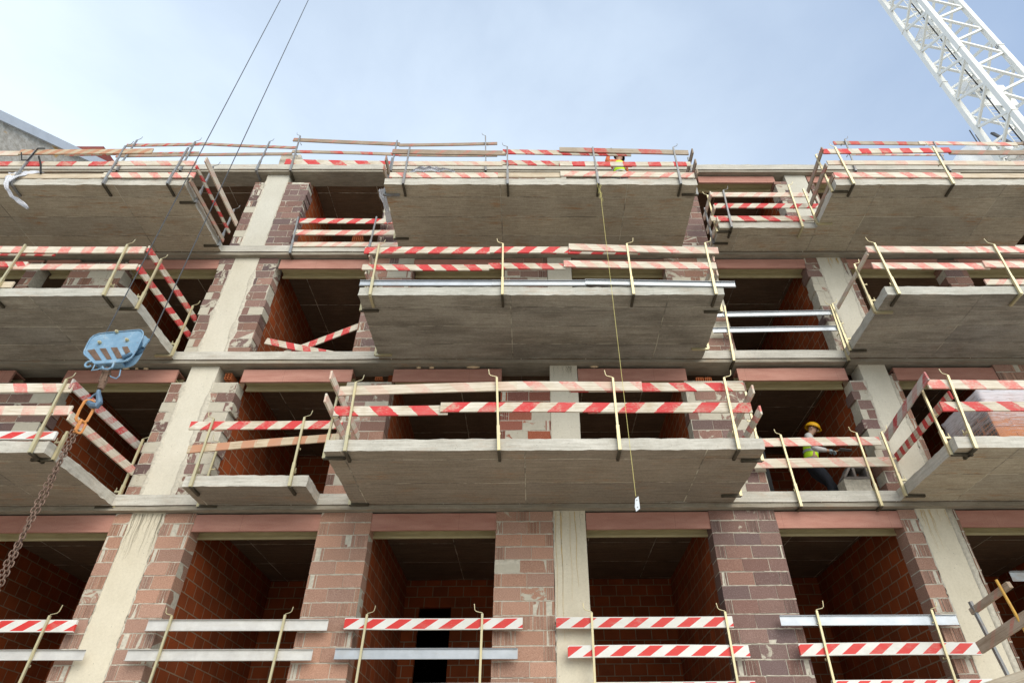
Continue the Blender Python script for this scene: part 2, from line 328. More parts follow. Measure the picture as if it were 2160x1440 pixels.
# ================================================================== BUILDING
SP = 2.83
SB = [2.91, 5.74, 8.57, 11.40, 14.20]            # slab undersides
TOP = [b+.18 for b in SB]
BEAM = [b-.075 for b in SB]
BX0, BX1, BY1 = -13.3, 13.6, 7.3
bld = thing('unfinished_building', (0, 0, 0), 'unfinished apartment building of bare concrete slabs, block piers and projecting balconies', 'building')
COLX = [(-6.285, -5.775), (.333, .836), (6.105, 6.60)]
def col_tint(o, c): o.color = (*c, 1); return o
for k, b in enumerate(SB):
    m = MB(); m.rough(BX0, BX1, -.12, BY1, b, b+.18, .33, .005, 0)
    s_ = m.build('floor_slab', [M['edge'], M['ceiling']], bld)
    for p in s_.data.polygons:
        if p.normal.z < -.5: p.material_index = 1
    m = MB(); m.rough(BX0, BX1, -.10, .34, b-.075, b-.003, .22, .004)
    m.build('edge_beam', M['beam'], bld)
# balconies: x0,x1,depth,level,soffit
BALC = [(-12.6, -6.595, 1.86, 1, 'soffit_brown', 'bl1'), (-5.215, -3.375, .78, 1, 'soffit_brown', 's1'), (-2.83, 3.195, 1.86, 1, 'soffit_brown', 'c1'), (5.855, 10.29, 1.87, 1, 'soffit', 'r1'),
        (-12.6, -6.595, 1.86, 2, 'soffit_grey', 'bl2'), (-2.825, 3.175, 1.87, 2, 'soffit_grey', 'c2'), (5.862, 10.29, 1.87, 2, 'soffit_grey', 'r2'),
        (-12.6, -6.58, 1.86, 3, 'soffit', 'bl3'), (-2.81, 3.185, 1.87, 3, 'soffit', 'c3'), (3.86, 5.855, .78, 3, 'soffit', 's3'), (5.862, 10.29, 1.87, 3, 'soffit', 'r3')]
for x0, x1, d, k, sm, _ in BALC:
    m = MB(); m.rough(x0, x1, -d, -.123, SB[k]+.002, TOP[k]-.002, .10, .008, 0, 13)
    s_ = m.build('balcony_slab', [M['edge'], M[sm]], bld)
    for p in s_.data.polygons:
        if p.normal.z < -.5: p.material_index = 1
    if k == 2: s_.color = (.93, .95, .96, 1)
# columns
for k in range(4):
    for i, (a, b) in enumerate(COLX):
        z0, z1 = TOP[k]+.001, BEAM[k+1]-.001
        m = MB(); m.rough(a, b, 0, .34, z0, z1, .13, .0015)
        c = m.build('column', M['column'], bld)
        c.color = [(1.0, .97, .91, 1), (.97, .97, .96, 1), (.94, .94, .93, 1), (.86, .88, .90, 1)][k]
# drips / stains on columns: thin rust-coloured runs
def runs(x0, x1, z1, n, col, ln=(.4, 1.6), wd=.006, seed=1):
    random.seed(seed); m = MB()
    for i in range(n):
        x = random.uniform(x0, x1); l = random.uniform(*ln); w_ = random.uniform(.5, 1.3)*wd; zz = z1
        pts = []
        for q in range(9):
            t_ = q/8; xx = x+.008*math.sin(q*1.3+i); ww = w_*(1-.75*t_)
            pts.append((xx, ww, zz-l*t_))
        vs = [(a-b_, -.0065, c_) for a, b_, c_ in pts]+[(a+b_, -.0065, c_) for a, b_, c_ in pts]
        m.add(vs, [(q, q+1, q+10, q+9) for q in range(8)])
    return m.build('stain', col, bld)
rustm = simple('rust_run', (.66, .46, .19), .9, 0, .4, 6); darkrun = simple('dark_run', (.27, .24, .18), .9, 0, .3, 8)
runs(COLX[1][0]+.03, COLX[1][1]-.1, BEAM[1]-.02, 5, rustm, (.5, 1.9), .0045, 3)
runs(COLX[1][0]+.05, COLX[1][1]-.05, BEAM[1]-.02, 3, darkrun, (.1, .35), .002, 4)
runs(COLX[0][0]+.03, COLX[0][1]-.02, BEAM[1]-.02, 26, darkrun, (.15, .75), .0028, 5)
runs(COLX[1][0]+.03, COLX[1][1]-.02, BEAM[2]-.02, 12, darkrun, (.08, .3), .003, 6)
runs(COLX[2][0]+.03, COLX[2][1]-.02, BEAM[1]-.02, 8, rustm, (.15, .7), .004, 8)
runs(COLX[2][0]+.03, COLX[2][1]-.02, BEAM[3]-.02, 4, rustm, (.15, .6), .012, 9)
random.seed(7)
PINK, PURP, RED = (.43, .255, .185), (.175, .112, .103), (.33, .11, .07)
def pier(x0, x1, z0, z1, tone=0., smear=.35, rev=0, ragged=False, depth=.30, pal=None):
    """blockwork pier: real blocks 20 cm high with mortar between; tone 0 pink .. 1 purple"""
    m = MB(); core = .005; y0, y1 = .0, depth
    m.box(x0+.008, x1-.008, y0+core, y1-.01, z0, z1-.005, 1)
    z = z0; r = 0; h = .2
    while z < z1-.03:
        zt = min(z+h, z1)
        xs = [x0]; first = random.choice((.11, .13, .16)) if r % 2 else random.choice((.4, .38, .33))
        x = x0+first
        while x < x1-.07: xs.append(x); x += random.choice((.4, .4, .38, .2))
        xs.append(x1)
        if len(xs) > 2 and xs[-1]-xs[-2] < .07: xs.pop(-2)
        for a, b in zip(xs, xs[1:]):
            vv_ = .28 if smear > .32 else .13; t_ = min(1, max(0, tone+random.uniform(-vv_, vv_))); pa, pb = pal or (PINK, PURP)
            c = [pa[i]*(1-t_)+pb[i]*t_ for i in range(3)]; f = random.uniform(.76, 1.14) if smear > .32 else random.uniform(.86, 1.08); g_ = random.uniform(-.02, .02); c = [c[0]*f+g_, c[1]*f, c[2]*f-g_*.4]
            # courses beside cast columns are often buttered over
            q_ = random.random()+(0 if smear > .32 else smear*.52); sm_ = random.uniform(.75, 1.1) if q_ < smear*.55 else (random.uniform(.35, .6) if q_ < smear*1.2 else random.uniform(0, .25))
            jx = .0 if not ragged else random.uniform(-.045, .03)
            la = a+.004 + (jx if a == x0 and rev <= 0 else 0); lb = b-.004 - (jx if b == x1 and rev >= 0 else 0)
            yj = random.uniform(-.004, .004); gz = random.uniform(.006, .011)
            if lb-la < .20 and not ragged:
                sm_ *= .45      # grooved block end; groove shade is put into the middle strips' colour
                n_ = 4; ww = (lb-la)/n_
                for q in range(n_): m.box(la+q*ww, la+(q+1)*ww-.004, y0+yj+(.0035 if q in (1, 2) else -.003), y1, z+gz, zt-gz, 0, (*[v*(.80 if q in (1, 2) else .95) for v in c], sm_), .0015)
            else: m.box(la, lb, y0+yj, y1, z+gz, zt-gz, 0, (*c, sm_), .003)
        # squeezed-out mortar along some beds
        for _rep in range(2):
          if random.random() < .8 and zt < z1-.05:
              xa = random.uniform(x0, x0+(x1-x0)*.7); xb = min(x1, xa+random.uniform(.08, .5))
              n = max(2, int((xb-xa)/.05))
              m.tube([(xa+(xb-xa)*i/n, .004+random.uniform(-.002, .003), zt+random.uniform(-.003, .003)) for i in range(n+1)], [random.uniform(.003, .014) for _ in range(n+1)], 5, 1)
        z = zt; r += 1
    return m.build('brick_pier', [M['block'], M['mortar']], bld)
def px2x(p): return PY(p[0], p[1], 0).x
# per level: list of (left px point, right px point, z1, tone, smear)
U = BEAM
piers = {
 0: [(-7.02, -6.29, U[1], .15, .22), (-5.77, None, U[1], .12, .15), ],
}
def P(k, xa, xb, zt=None, tone=.2, smear=.3, rag=False, rev=0, pal=None): pier(xa, xb, TOP[k], (BEAM[k+1] if zt is None else zt)-.004, tone, smear, rev, rag, pal=pal)
X = px2x
# level 0 (lowest storey in view)
P(0, X((244, 1084)), COLX[0][0]-.004, tone=.15, smear=.2)
P(0, COLX[0][1]+.004, X((402, 1122)), tone=.12, smear=.2)
P(0, X((670, 1120)), X((780, 1120)), tone=.05, smear=.22)
P(0, X((1045, 1125)), COLX[1][0]-.004, tone=-.02, smear=.12)
P(0, X((1503, 1130)), X((1643, 1115)), tone=.86, smear=.14)
P(0, X((1906, 1113)), COLX[2][0]-.004, tone=.25, smear=.3)
def filler(k, a, b, z=None):
    m = MB(); m.rough(a, b, .002, .3, TOP[k]+.001, (BEAM[k+1] if z is None else z)-.002, .09, .009); m.build('mortar_fill', M['mortar'], bld, smooth=True)
filler(0, COLX[2][1]+.003, COLX[2][1]+.105); filler(1, COLX[2][1]+.003, COLX[2][1]+.055, 8.25); filler(2, COLX[2][1]+.003, COLX[2][1]+.035)
P(0, COLX[2][1]+.11, X((2026, 1100)), tone=.15, smear=.5)
P(0, X((26, 1122))-3.0, X((26, 1122))-2.2, tone=.2); P(0, 9.6, 10.6, tone=.2)
# level 1
zb = 8.15
P(1, X((132, 803))-1.35, X((132, 803)), zb, .85, .5, rag=True)
P(1, X((362, 803)), COLX[0][0]-.004, zb, .75, .72, rag=True, rev=-1)
P(1, COLX[0][1]+.004, X((504, 803)), zb, .75, .68, rag=True, rev=1)
P(1, X((732, 805)), X((827, 803)), zb, .45, .55)
P(1, X((1056, 823)), COLX[1][0]-.004, zb-.02, .1, .42, pal=(RED, PURP))
P(1, X((1442, 805)), X((1568, 803)), zb, .8, .5, rag=True)
P(1, X((1790, 798)), COLX[2][0]-.004, zb, .85, .62, rag=True, rev=-1)
P(1, COLX[2][1]+.05, X((1893, 797)), zb+.15, .1, .95)
P(1, X((2108, 797)), X((2108, 797))+.9, None, .1, .7)
P(1, -13.2, -11.5, None, .5, .4)
# level 2
zb = 11.02
P(2, X((54, 571)), X((79, 571)), zb+.2, .6, .35, rag=True)
P(2, X((150, 571)), X((264, 570)), zb+.2, .6, .35)
P(2, X((459, 569)), COLX[0][0]-.004, None, .75, .62, rag=True, rev=-1)
P(2, COLX[0][1]+.004, X((581, 569)), None, .75, .42, rag=True, rev=1)
P(2, X((778, 578)), X((871, 571)), None, .55, .45)
P(2, X((1064, 570)), COLX[1][0]-.004, None, .4, .42)
P(2, X((1402, 568)), X((1511, 570)), None, .45, .58)
P(2, X((1703, 566)), COLX[2][0]-.004, None, .75, .7, rag=True, rev=-1)
P(2, COLX[2][1]+.03, X((1786, 553))+.02, None, .6, .7)
P(2, X((1989, 569)), X((2035, 570)), zb+.24, .7, .2, rag=True)
P(2, -13.2, -12, None, .5, .4)
# level 3
P(3, X((538, 387)), COLX[0][0]-.004, 13.86, .85, .35)
P(3, COLX[0][1]+.004, X((652, 387)), 13.86, .85, .2, rag=True, rev=1)
P(3, X((812, 430)), X((880, 430)), None, .85, .5)
P(3, X((1400, 423)), X((1473, 423)), None, .85, .22)
P(3, X((1636, 386)), COLX[2][0]-.004, 13.9, .8, .5, rag=True, rev=-1)
P(3, COLX[2][1]+.03, X((1716, 386)), 13.9, .7, .6)
P(3, X((1060, 430)), COLX[1][0]-.004, None, .5, .3)
P(3, 9.4, 10.4, None, .6, .3); P(3, -13.2, -10.2, None, .6, .3)
# roller-shutter boxes used as lintels: (level, x px left, x px right)
def shut(k, xa, xb, zt, zbot):
    m = MB(); m.rough(xa, xb, .012, .05, zbot, zt, .3, .0025)
    m.box(xa+.003, xb-.003, .052, .31, zt-.03, zt-.002)
    o_ = m.build('shutter_box', M['lintel'], bld)
    m = MB(); m.box(xa+.01, xb-.01, .052, .27, zbot+.085, zbot+.10); m.box(xa+.01, xb-.01, .272, .30, zbot-.03, zt-.035)
    m.box(xa+.01, xb-.01, .255, .2715, zbot-.034, zbot+.0)
    m.build('box_lining', M['lining'], bld)
    return o_
for xa, xb in [(-12.3, X((243, 1090))), (X((410, 1090)), X((681, 1090))), (X((783, 1090)), X((1050, 1085))), (X((1236, 1090)), X((1501, 1080))), (X((1636, 1090)), X((1900, 1080))), (X((2016, 1080)), 9.6)]:
    shut(0, xa, xb, 5.635, 5.365)
for xa, xb in [(-11.4, X((26, 790))), (X((137, 790)), X((372, 790))), (X((511, 790)), X((742, 790))), (X((829, 790)), X((1058, 790))), (X((1219, 790)), X((1448, 790))), (X((1557, 790)), X((1787, 790))), (X((1890, 790)), X((2103, 790)))]:
    shut(1, xa, xb, 8.43, 8.16)
for xa, xb in [(-12, X((88, 555))), (X((95, 555)), X((165, 555))), (X((269, 555)), X((470, 555))), (X((590, 555)), X((786, 555))), (X((873, 555)), X((1066, 555))), (X((1207, 555)), X((1405, 555))), (X((1512, 555)), X((1702, 555))), (X((1787, 555)), X((1982, 555))), (X((2018, 555)), X((2018, 555))+2.5)]:
    shut(2, xa, xb, 11.285, 11.03)
for xa, xb in [(X((1300, 378)), X((1465, 378))-.02), (X((1473, 378)), X((1634, 378))), (X((1703, 378)), X((1850, 378)))]:
    shut(3, xa, xb, 14.10, 13.87)
def daub(xc, z0, z1, wd, seed, amp=.04):
    random.seed(seed); m = MB(); n = int((z1-z0)/.05); vs = []
    for i in range(n+1):
        z = z0+(z1-z0)*i/n; a = wd*(.55+.9*noise.noise(Vector((seed, z*2.3, 0)))) ; b = amp*noise.noise(Vector((seed+9, z*7, 0)))
        for k, (dx, dy) in enumerate(((-a-b, .004), (-a*.5, -.009), (0, -.013), (a*.5+b, -.009), (a+b*.7, .004))): vs.append((xc+dx, dy+noise.noise(Vector((k*3+seed, z*9, 0)))*.004, z))
    m.add(vs, [(i*5+k, i*5+k+1, (i+1)*5+k+1, (i+1)*5+k) for i in range(n) for k in range(4)])
    o_ = m.build('mortar_daub', M['mortar'], bld, smooth=True); random.seed(seed)
for k, cx, wd in [(1, COLX[0][0], .07), (1, COLX[0][1], .09), (2, COLX[0][0], .06), (2, COLX[0][1], .08), (2, COLX[2][0], .05), (1, COLX[2][0], .05), (2, COLX[2][1], .07), (1, COLX[2][1], .03), (0, COLX[2][0], .025), (0, COLX[1][0], .012), (0, COLX[0][0], .010), (0, COLX[0][1], .012), (3, COLX[0][0], .04), (3, COLX[0][1], .015), (1, COLX[1][0], .015)]:
    daub(cx, TOP[k]+.01, BEAM[k+1]-.35 if k in (1, 2) else BEAM[k+1]-.01, wd, int(k*10+cx*3)+31)
random.seed(21)
foam = simple('foam_blob', (.70, .52, .33), .8, 0, .2, 20, .3)
for i, (a, b, yy) in enumerate([(258, 272, 776), (284, 291, 776), (302, 312, 776), (878, 888, 774), (984, 1012, 773), (1245, 1262, 772), (905, 916, 774)]):
    m = MB(); p, q = PY(a, yy, 0), PY(b, yy, 0); n = 6; m.tube([p.lerp(q, k/n)+Vector((0, .02, 0)) for k in range(n+1)], [.008+.018*math.sin(math.pi*k/n)*random.uniform(.7, 1.2) for k in range(n+1)], 7); m.build('foam_blob', foam, bld, smooth=True)
# partitions and rear walls of hollow clay brick
def wall_y(k, x, t0=.12):
    m = MB(); m.box(x-t0/2, x+t0/2, .302, 3.66, TOP[k]+.002, SB[k+1]-.002); m.build('partition_wall', M['clay_y'], bld)
PW = {0: [X((26, 1122))-2.3, X((402, 1122))-.10, X((780, 1120))-.10, X((1503, 1130))+.10, X((1906, 1113))+.10, 9.7],
      1: [X((132, 803))-.10, X((504, 803))-.10, X((827, 803))-.10, X((1442, 805))+.10, X((1790, 798))+.10, X((2108, 797))+.10],
      2: [X((264, 570))-.10, X((581, 569))-.10, X((871, 571))-.10, X((1402, 568))+.10, X((1703, 566))+.10, X((2035, 570))+1.4],
      3: [-9, X((652, 387))-.10, X((1473, 423))-.05, X((1636, 386))+.10, 9.6]}
for k in PW:
    for x in PW[k]: wall_y(k, x)
    if k == 0: wall_y(0, -9.15)
for k in range(4):
    doors = [(-11.0, -10.1), (-8.0, -7.1), (-2.26, -1.62), (4.05, 4.42), (8.2, 9.1)]
    xs = BX0+.2
    for a, b in doors+[(BX1-.2, None)]:
        m = MB(); m.box(xs, a, 3.665, 3.78, TOP[k]+.002, SB[k+1]-.002)
        if b: m.box(a+.001, b-.001, 3.665, 3.78, TOP[k]+2.12, SB[k+1]-.002)
        m.build('partition_wall', M['clay_x'], bld); xs = b
m = MB()
for k in range(4): m.box(BX0+.15, BX1-.15, BY1-.25, BY1-.05, TOP[k]+.002, SB[k+1]-.002)
for xx in (BX0+.02, BX1-.22):
    for k in range(4): m.box(xx, xx+.2, .0, BY1-.06, TOP[k]+.002, SB[k+1]-.002)
m.build('outer_wall', M['block'], bld)
m = MB(); m.rough(BX0, BX1, 0, .3, .0, BEAM[0]-.002, .5, .004); m.box(BX0, BX1, BY1-.2, BY1, 0, SB[0]-.002); m.build('ground_floor_wall', M['edge'], bld)
# stub column and upstands on the roof
m = MB(); m.rough(-6.2, -5.72, .05, .42, TOP[4]-.002, 15.0, .12, .006); m.build('column', M['column'], bld)
random.seed(11)
m = MB()
x = 3.3
while x < 6.5:
    l = random.uniform(.1, .35); m.rough(x, x+l, -.10, .1, TOP[4]-.02, TOP[4]+random.uniform(.005, .035), .08, .012); x += l
m.build('rough_upstand', M['edge'], bld)
# black strips paint in the shade of the gap beside the fourth pier
m = MB(); xx = X((1643, 1115)); m.box(xx+.005, xx+.07, .34, .40, TOP[0]+.01, TOP[0]+2.2); m.build('gap_shade_strip', M['black'], bld)
xx = X((1568, 803)); m = MB(); m.box(xx+.10, xx+.2, .34, .4, TOP[1]+.01, TOP[1]+1.25); m.build('gap_shade_strip', M['black'], bld)
# ================================================================== GUARDRAILS
def board(parent, a, b, style, h=.145, t=.027, per=.30, slant=1, axis='y', phase=None, flat=False):
    """plank from point a to point b (centre line), faces the camera (axis y) or the side (axis x)"""
    a, b = Vector(a), Vector(b); d = b-a; Ln = d.length; d.normalize()
    n = Vector((0, 1, 0)) if axis == 'y' else Vector((1, 0, 0)); v = n.cross(d).normalized()
    if v.z < 0: v = -v
    ph = random.random() if phase is None else phase; go = random.uniform(0, 90)
    N = max(1, int(Ln/.45)); bow = random.uniform(-.012, .012)*min(1, Ln/2.5); tw = random.uniform(-.05, .05)
    m = MB(); vs = []; uv = []; gg = []
    for i in range(N+1):
        s = i/N; c = a+d*(Ln*s)+v*(bow*4*s*(1-s)); tn = n+v*(tw*(s-.5)); 
        for e, q in ((-1, -1), (1, -1), (1, 1), (-1, 1)):      # (v side, n side)
            p = c + v*(e*h/2) + tn*(q*t/2)+noise.noise_vector(c*3+v*e)*.0015; vs.append(p)
            uv.append(((Ln*s - slant*e*h*(.75 if style == 'A' else .5))/per+ph, e)); gg.append((Ln*s+go, e*h/2+go+q*t))
    fs = []
    for i in range(N):
        for k in range(4): fs.append((i*4+k, (i+1)*4+k, (i+1)*4+(k+1) % 4, i*4+(k+1) % 4))
    fs += [(0, 1, 2, 3), (N*4+3, N*4+2, N*4+1, N*4)]
    m.add(vs, fs, 0, None, uv, gg)
    if style in ('G', 'Gw'):                                 # folded C profile: lips along both edges, facing out
        for e in (-1, 1):
            q0 = a+v*(e*(h/2-.004)); q1 = b+v*(e*(h/2-.004))
            off = -n*.028
            vs = [q0-v*.002, q0+v*.002, q0+v*.002+off, q0-v*.002+off, q1-v*.002, q1+v*.002, q1+v*.002+off, q1-v*.002+off]
            m.add(vs, [(0, 1, 5, 4), (1, 2, 6, 5), (2, 3, 7, 6), (3, 0, 4, 7), (0, 3, 2, 1), (4, 5, 6, 7)], 0, None, [(0, 0)]*8, [(k*.1+go, go) for k in range(8)])
    o_ = m.build('board', M[style], parent, bevel=.002 if style not in 'GGw' else 0)
    return o_
BP = {'S': .35, 'R': .30, 'F': .29, 'V': .31, 'P': .3, 'W': .5, 'Wr': .26, 'O': .25, 'A': .37, 'G': 1, 'Gw': 1}
def BF(par, p0, p1, y, style, h=.145, slant=1, per=None, phase=None):
    """board in the plane y given by the pixel ends of its centre line"""
    t = .005 if style in ('G', 'Gw') else (.04 if style == 'A' else .027)
    board(par, PY(*p0, y), PY(*p1, y), style, h, t, per or BP[style], slant, 'y', phase)
def BS(par, pf, yf, yb, style, x=None, slant=1, dz=0, h=.145, per=None, dx=0):
    p = PY(*pf, yf); xx = p.x if x is None else x
    board(par, (xx, yf, p.z), (xx+dx, yb, p.z+dz), style, h, .027, per or BP[style], slant, 'x')
def B2(par, pf, yf, pb, style, h=.145, slant=1, per=None, phase=None):
    """side board: front end picked in the plane yf, runs back in its own plane x = const"""
    p = PY(*pf, yf); q = PX(*pb, p.x); board(par, p, q, style, h, .027, per or BP[style], slant, 'x', phase)
def post(par, x, y, zu, zt, inward=(0, 1), metal='zinc', crank=1, lean=0, arm=.3):
    """clamped guardrail post; zu = underside of the slab it grips, inward = direction towards the slab"""
    ix, iy = inward; m = MB(); w_ = .030
    m.bar((x, y, zu-.02), (x+lean, y, zt), w_, w_, side=(ix, iy, 0))
    m.bar((x, y, zu-.025), (x+lean*.3, y, zu+.36), w_+.012, w_+.012, side=(ix, iy, 0))
    for hz in (.52, .98):                                    # board hooks
        if zu+.18+hz < zt-.05:
            zz = zu+.10+hz; m.bar((x, y, zz), (x+ix*.07, y+iy*.07, zz), .010, .016); m.bar((x+ix*.07, y+iy*.07, zz-.01), (x+ix*.07, y+iy*.07, zz+.025), .010, .012, side=(1, 0, 0))
    p_ = m.build('post', M[metal], par)
    m = MB(); m.bar((x, y, zu-.022), (x+ix*arm, y+iy*arm, zu-.022), .04, .036, side=(0, 0, 1)); m.bar((x+ix*(arm-.02), y+iy*(arm-.02), zu-.04), (x+ix*(arm-.02), y+iy*(arm-.02), zu-.003), .02, .03, side=(1, 0, 0))
    a_ = m.build('clamp_arm', M['dark' if random.random() < .7 else metal]); sub(a_, p_)
    m = MB(); z1 = zu+.40; z1 = zu+.245; m.bar((x+ix*.015, y+iy*.015, z1), (x+ix*.10, y+iy*.10, z1), .028, .026); m.tube([(x+ix*.09, y+iy*.09, z1-.02), (x+ix*.09, y+iy*.09, z1+.07)], .007, 5)
    a_ = m.build('upper_clamp', M[metal]); sub(a_, p_)
    if crank:
        tx, ty = x+lean, y; s_ = crank
        sx, sy = (1, 0) if abs(iy) > abs(ix) else (0, 1)
        sx, sy = (1, -.25)
        q = random.uniform(.75, 1.1)
        m = MB(); m.tube([(tx, ty, zt-.02), (tx, ty, zt+.012), (tx+s_*.085*q*sx, ty+sy*.05, zt+.03), (tx+s_*.105*q*sx, ty+sy*.07, zt+.05), (tx+s_*.115*q*sx, ty+sy*.07, zt+.125*q)], .0065, 5)
        a_ = m.build('crank_handle', M['zinc' if metal == 'zinc' else 'steel']); sub(a_, p_)
    return p_
def sub(ch, par):
    ch.parent = par; ch.matrix_parent_inverse = Matrix.Identity(4)      # par's mesh already holds world coordinates
def PF(par, top, bot, y, k, metal='zinc', crank=1, arm=.3):
    a, b = PY(*top, y), PY(*bot, y)
    zu = SB[k] if y < -.3 else BEAM[k]
    # straight line through both picked ends, cut at the slab underside
    t_ = (zu-b.z)/(a.z-b.z); xb = b.x+(a.x-b.x)*t_
    post(par, xb, y, zu, a.z, (0, 1), metal, crank, a.x-xb, arm)
def PSd(par, bot, xs, k, dirx, top=None, metal='zinc', crank=1, h=1.16, off=.035):
    x = xs-dirx*off; p = PX(*bot, x); post(par, x, p.y, SB[k], SB[k]+h if top is None else PX(*top, x).z, (dirx, 0), metal, crank, 0)
def rail(label, base, group='guardrails of striped boards clamped to the slabs'):
    return thing('guardrail', base, label, 'guardrail', group)
YB = -1.862; YPo = -1.905
# ---- level 3 (top balconies)
g = rail('guardrail of mixed boards round the top left balcony, white film tied to its post', (-9, -1.86, TOP[3]))
YB3 = YB-.0
for top, bot in [((75, 318), (20, 390)), ((265, 308), (215, 391)), ((397, 312), (352, 389))]: PF(g, top, bot, YPo, 3, 'steel', random.choice((1, -1)))
BF(g, (-60, 324.5), (42, 324), YB, 'V', .14); BF(g, (42, 321.6), (322, 319), YB-.030 + .0, 'O', .15, 1); BF(g, (-60, 346), (232, 346), YB, 'R', .13, .4, .62, .28); BF(g, (232, 345.3), (413, 345), YB-.001, 'F', .14, -1, .5)
BF(g, (-60, 372), (219, 372), YB, 'P', .13); BF(g, (217, 370), (411, 370), YB-.029, 'F', .15, -1, .38)
PSd(g, (411.7, 428.5), -6.58, 3, -1, (448.7, 349), 'steel', 1); PSd(g, (462, 515.6), -6.58, 3, -1, (491, 436), 'steel', 1)
B2(g, (434, 336), -1.98, (499, 473), 'V'); B2(g, (414, 351), -1.93, (484, 491), 'R', .08); B2(g, (401, 380), -1.88, (471, 508), 'W', .10)
g = rail('thin weathered guardrail on the roof edge above the top left balcony', (-8, -.1, TOP[4]), 'guardrails along the roof edge')
for top, bot in [((289, 296), (244, 362)), ((412, 299), (377, 364)), ((569, 299), (538, 364))]: PF(g, top, bot, -.15, 4, 'steel', random.choice((1, -1)))
BF(g, (267, 307), (435, 304), -.105, 'Wr', .10); BF(g, (430, 304), (626, 312), -.10, 'Wr', .09); BF(g, (137, 328), (420, 322), -.105, 'Wr', .06); BF(g, (245, 329.5), (616, 325), -.10, 'W', .10)
g = rail('guardrail of warped staggered planks on the roof edge above the left column', (-2, -.1, TOP[4]), 'guardrails along the roof edge')
for top, bot, c in [((633.5, 287), (611, 364), -1), ((838, 296.5), (823, 365), 0), ((1024, 287), (1025, 362), -1)]: PF(g, top, bot, -.15, 4, 'steel', c)
BF(g, (619, 295), (843, 304.5), -.105, 'W', .125); BF(g, (842, 306.5), (1049, 303), -.105, 'W', .10); BF(g, (616, 320), (841, 326), -.105, 'Wr', .10, -.6, .75); BF(g, (841, 328), (1049, 329), -.105, 'W', .055)
BF(g, (602, 341.5), (823, 346), -.105, 'R', .20, -1, .62, .2)
g = rail('guardrail of dark weathered and red striped boards round the top middle balcony', (0, -1.86, TOP[3]))
for top, bot, c in [((864.5, 310), (850, 389), 0), ((1070, 310), (1071, 391), -1), ((1250, 311), (1263, 390), 0), ((1420, 311), (1437, 390), 1)]: PF(g, top, bot, YPo, 3, 'steel', c)
BF(g, (827.5, 320), (1067.6, 323.5), YB, 'W', .14); BF(g, (1060, 320.5), (1331, 325), YB, 'R', .14, -1, .37); BF(g, (1180, 316), (1452, 322.5), YB-.029, 'Wr', .14, -.6, 1.1)
BF(g, (830, 345.5), (1060, 346), YB, 'V', .13, -1); BF(g, (1056, 343.5), (1333, 347.5), YB, 'R', .14, -1, .38); BF(g, (1180, 346), (1457, 346.5), YB-.029, 'R', .13, -.1, .50, .5)
BF(g, (822, 370), (1050, 370), YB, 'F', .15, -1, .38); BF(g, (1050, 370), (1184, 370), YB, 'P', .13); BF(g, (1182, 366.8), (1465, 370.5), YB-.029, 'F', .15, 1, .37)
for q in [(830, 512)]: PSd(g, q, -2.81, 3, 1, None, 'zinc', 1)
PSd(g, (809, 417), -2.81, 3, 1, (823.5, 316), 'steel', 0); PSd(g, (1471, 411), 3.185, 3, -1, None, 'steel', 0)
BS(g, (822, 333), -2.0, -.3, 'W', x=-2.84); BS(g, (820, 352), -2.0, -.3, 'W', x=-2.84)
BS(g, (1453, 318), -1.98, -.3, 'W', x=3.21); BS(g, (1459, 340), -2.0, -.3, 'W', x=3.21); BS(g, (1468, 361), -1.98, -.3, 'W', x=3.2, h=.13)
g = rail('guardrail across the open bay between the left column and the top middle balcony', (-4, -.15, TOP[3]))
PF(g, (629.5, 457.5), (610, 541), -.165, 3, 'steel', 0); PF(g, (794.5, 457.5), (775, 539), -.165, 3, 'steel', 0)
BF(g, (632, 466), (829, 467.5), -.135, 'R', .15, 1, .41); BF(g, (619, 490.5), (836, 491), -.135, 'F', .15, 1, .42); BF(g, (619, 516), (842, 516.5), -.135, 'V', .13)
g = rail('guardrail round the top right balcony in front of the crane mast', (8, -1.86, TOP[3]))
for top, bot in [((1761, 311), (1802, 390)), ((1968, 310), (2014, 393)), ((2180, 312), (2230, 393))]: PF(g, top, bot, YPo, 3, 'zinc', -1)
BF(g, (1734.6, 320), (2004, 317), YB-.029, 'R', .15, -.2, .42); BF(g, (2000, 321.6), (2240, 321.6), YB, 'W', .13)
BF(g, (1745, 344), (2240, 346), YB, 'V', .13, -.1, .6); BF(g, (1759.7, 370), (2028, 370.5), YB-.029, 'F', .15, -1, .45); BF(g, (2026, 371.7), (2240, 372), YB, 'P', .13)
PSd(g, (1757, 407), 5.862, 3, 1, (1721, 326), 'zinc', 1); PSd(g, (1725, 474), 5.862, 3, 1, (1695, 396), 'zinc', 0)
B2(g, (1735, 313), -1.98, (1704, 405), 'W', .12); B2(g, (1743, 348), -1.93, (1710, 432), 'W', .12); B2(g, (1758, 370), -1.90, (1721, 456), 'W', .11)
g = rail('guardrail of faded striped boards on the roof edge beside the crane mast', (8, -.1, TOP[4]), 'guardrails along the roof edge')
PF(g, (1782, 294), (1806, 362), -.15, 4, 'steel', 1); PF(g, (1969, 299), (2010, 370), -.15, 4, 'steel', 0); PF(g, (2160, 299), (2215, 370), -.15, 4, 'steel', 0)
BF(g, (1758, 302), (1950, 303.5), -.105, 'Wr', .13, -.2, .6); BF(g, (1938, 302), (2145, 304.5), -.125, 'F', .13, -1, .6); BF(g, (1790, 326), (1990, 327.5), -.105, 'F', .05); BF(g, (2140, 303), (2260, 303), -.105, 'W', .12)
g = rail('guardrail round the small top balcony between the middle and right balconies', (4.8, -.78, TOP[3]))
PF(g, (1525.6, 402), (1544, 481), -.82, 3, 'steel', 1); PF(g, (1663, 391.5), (1695, 484), -.82, 3, 'zinc', 1)
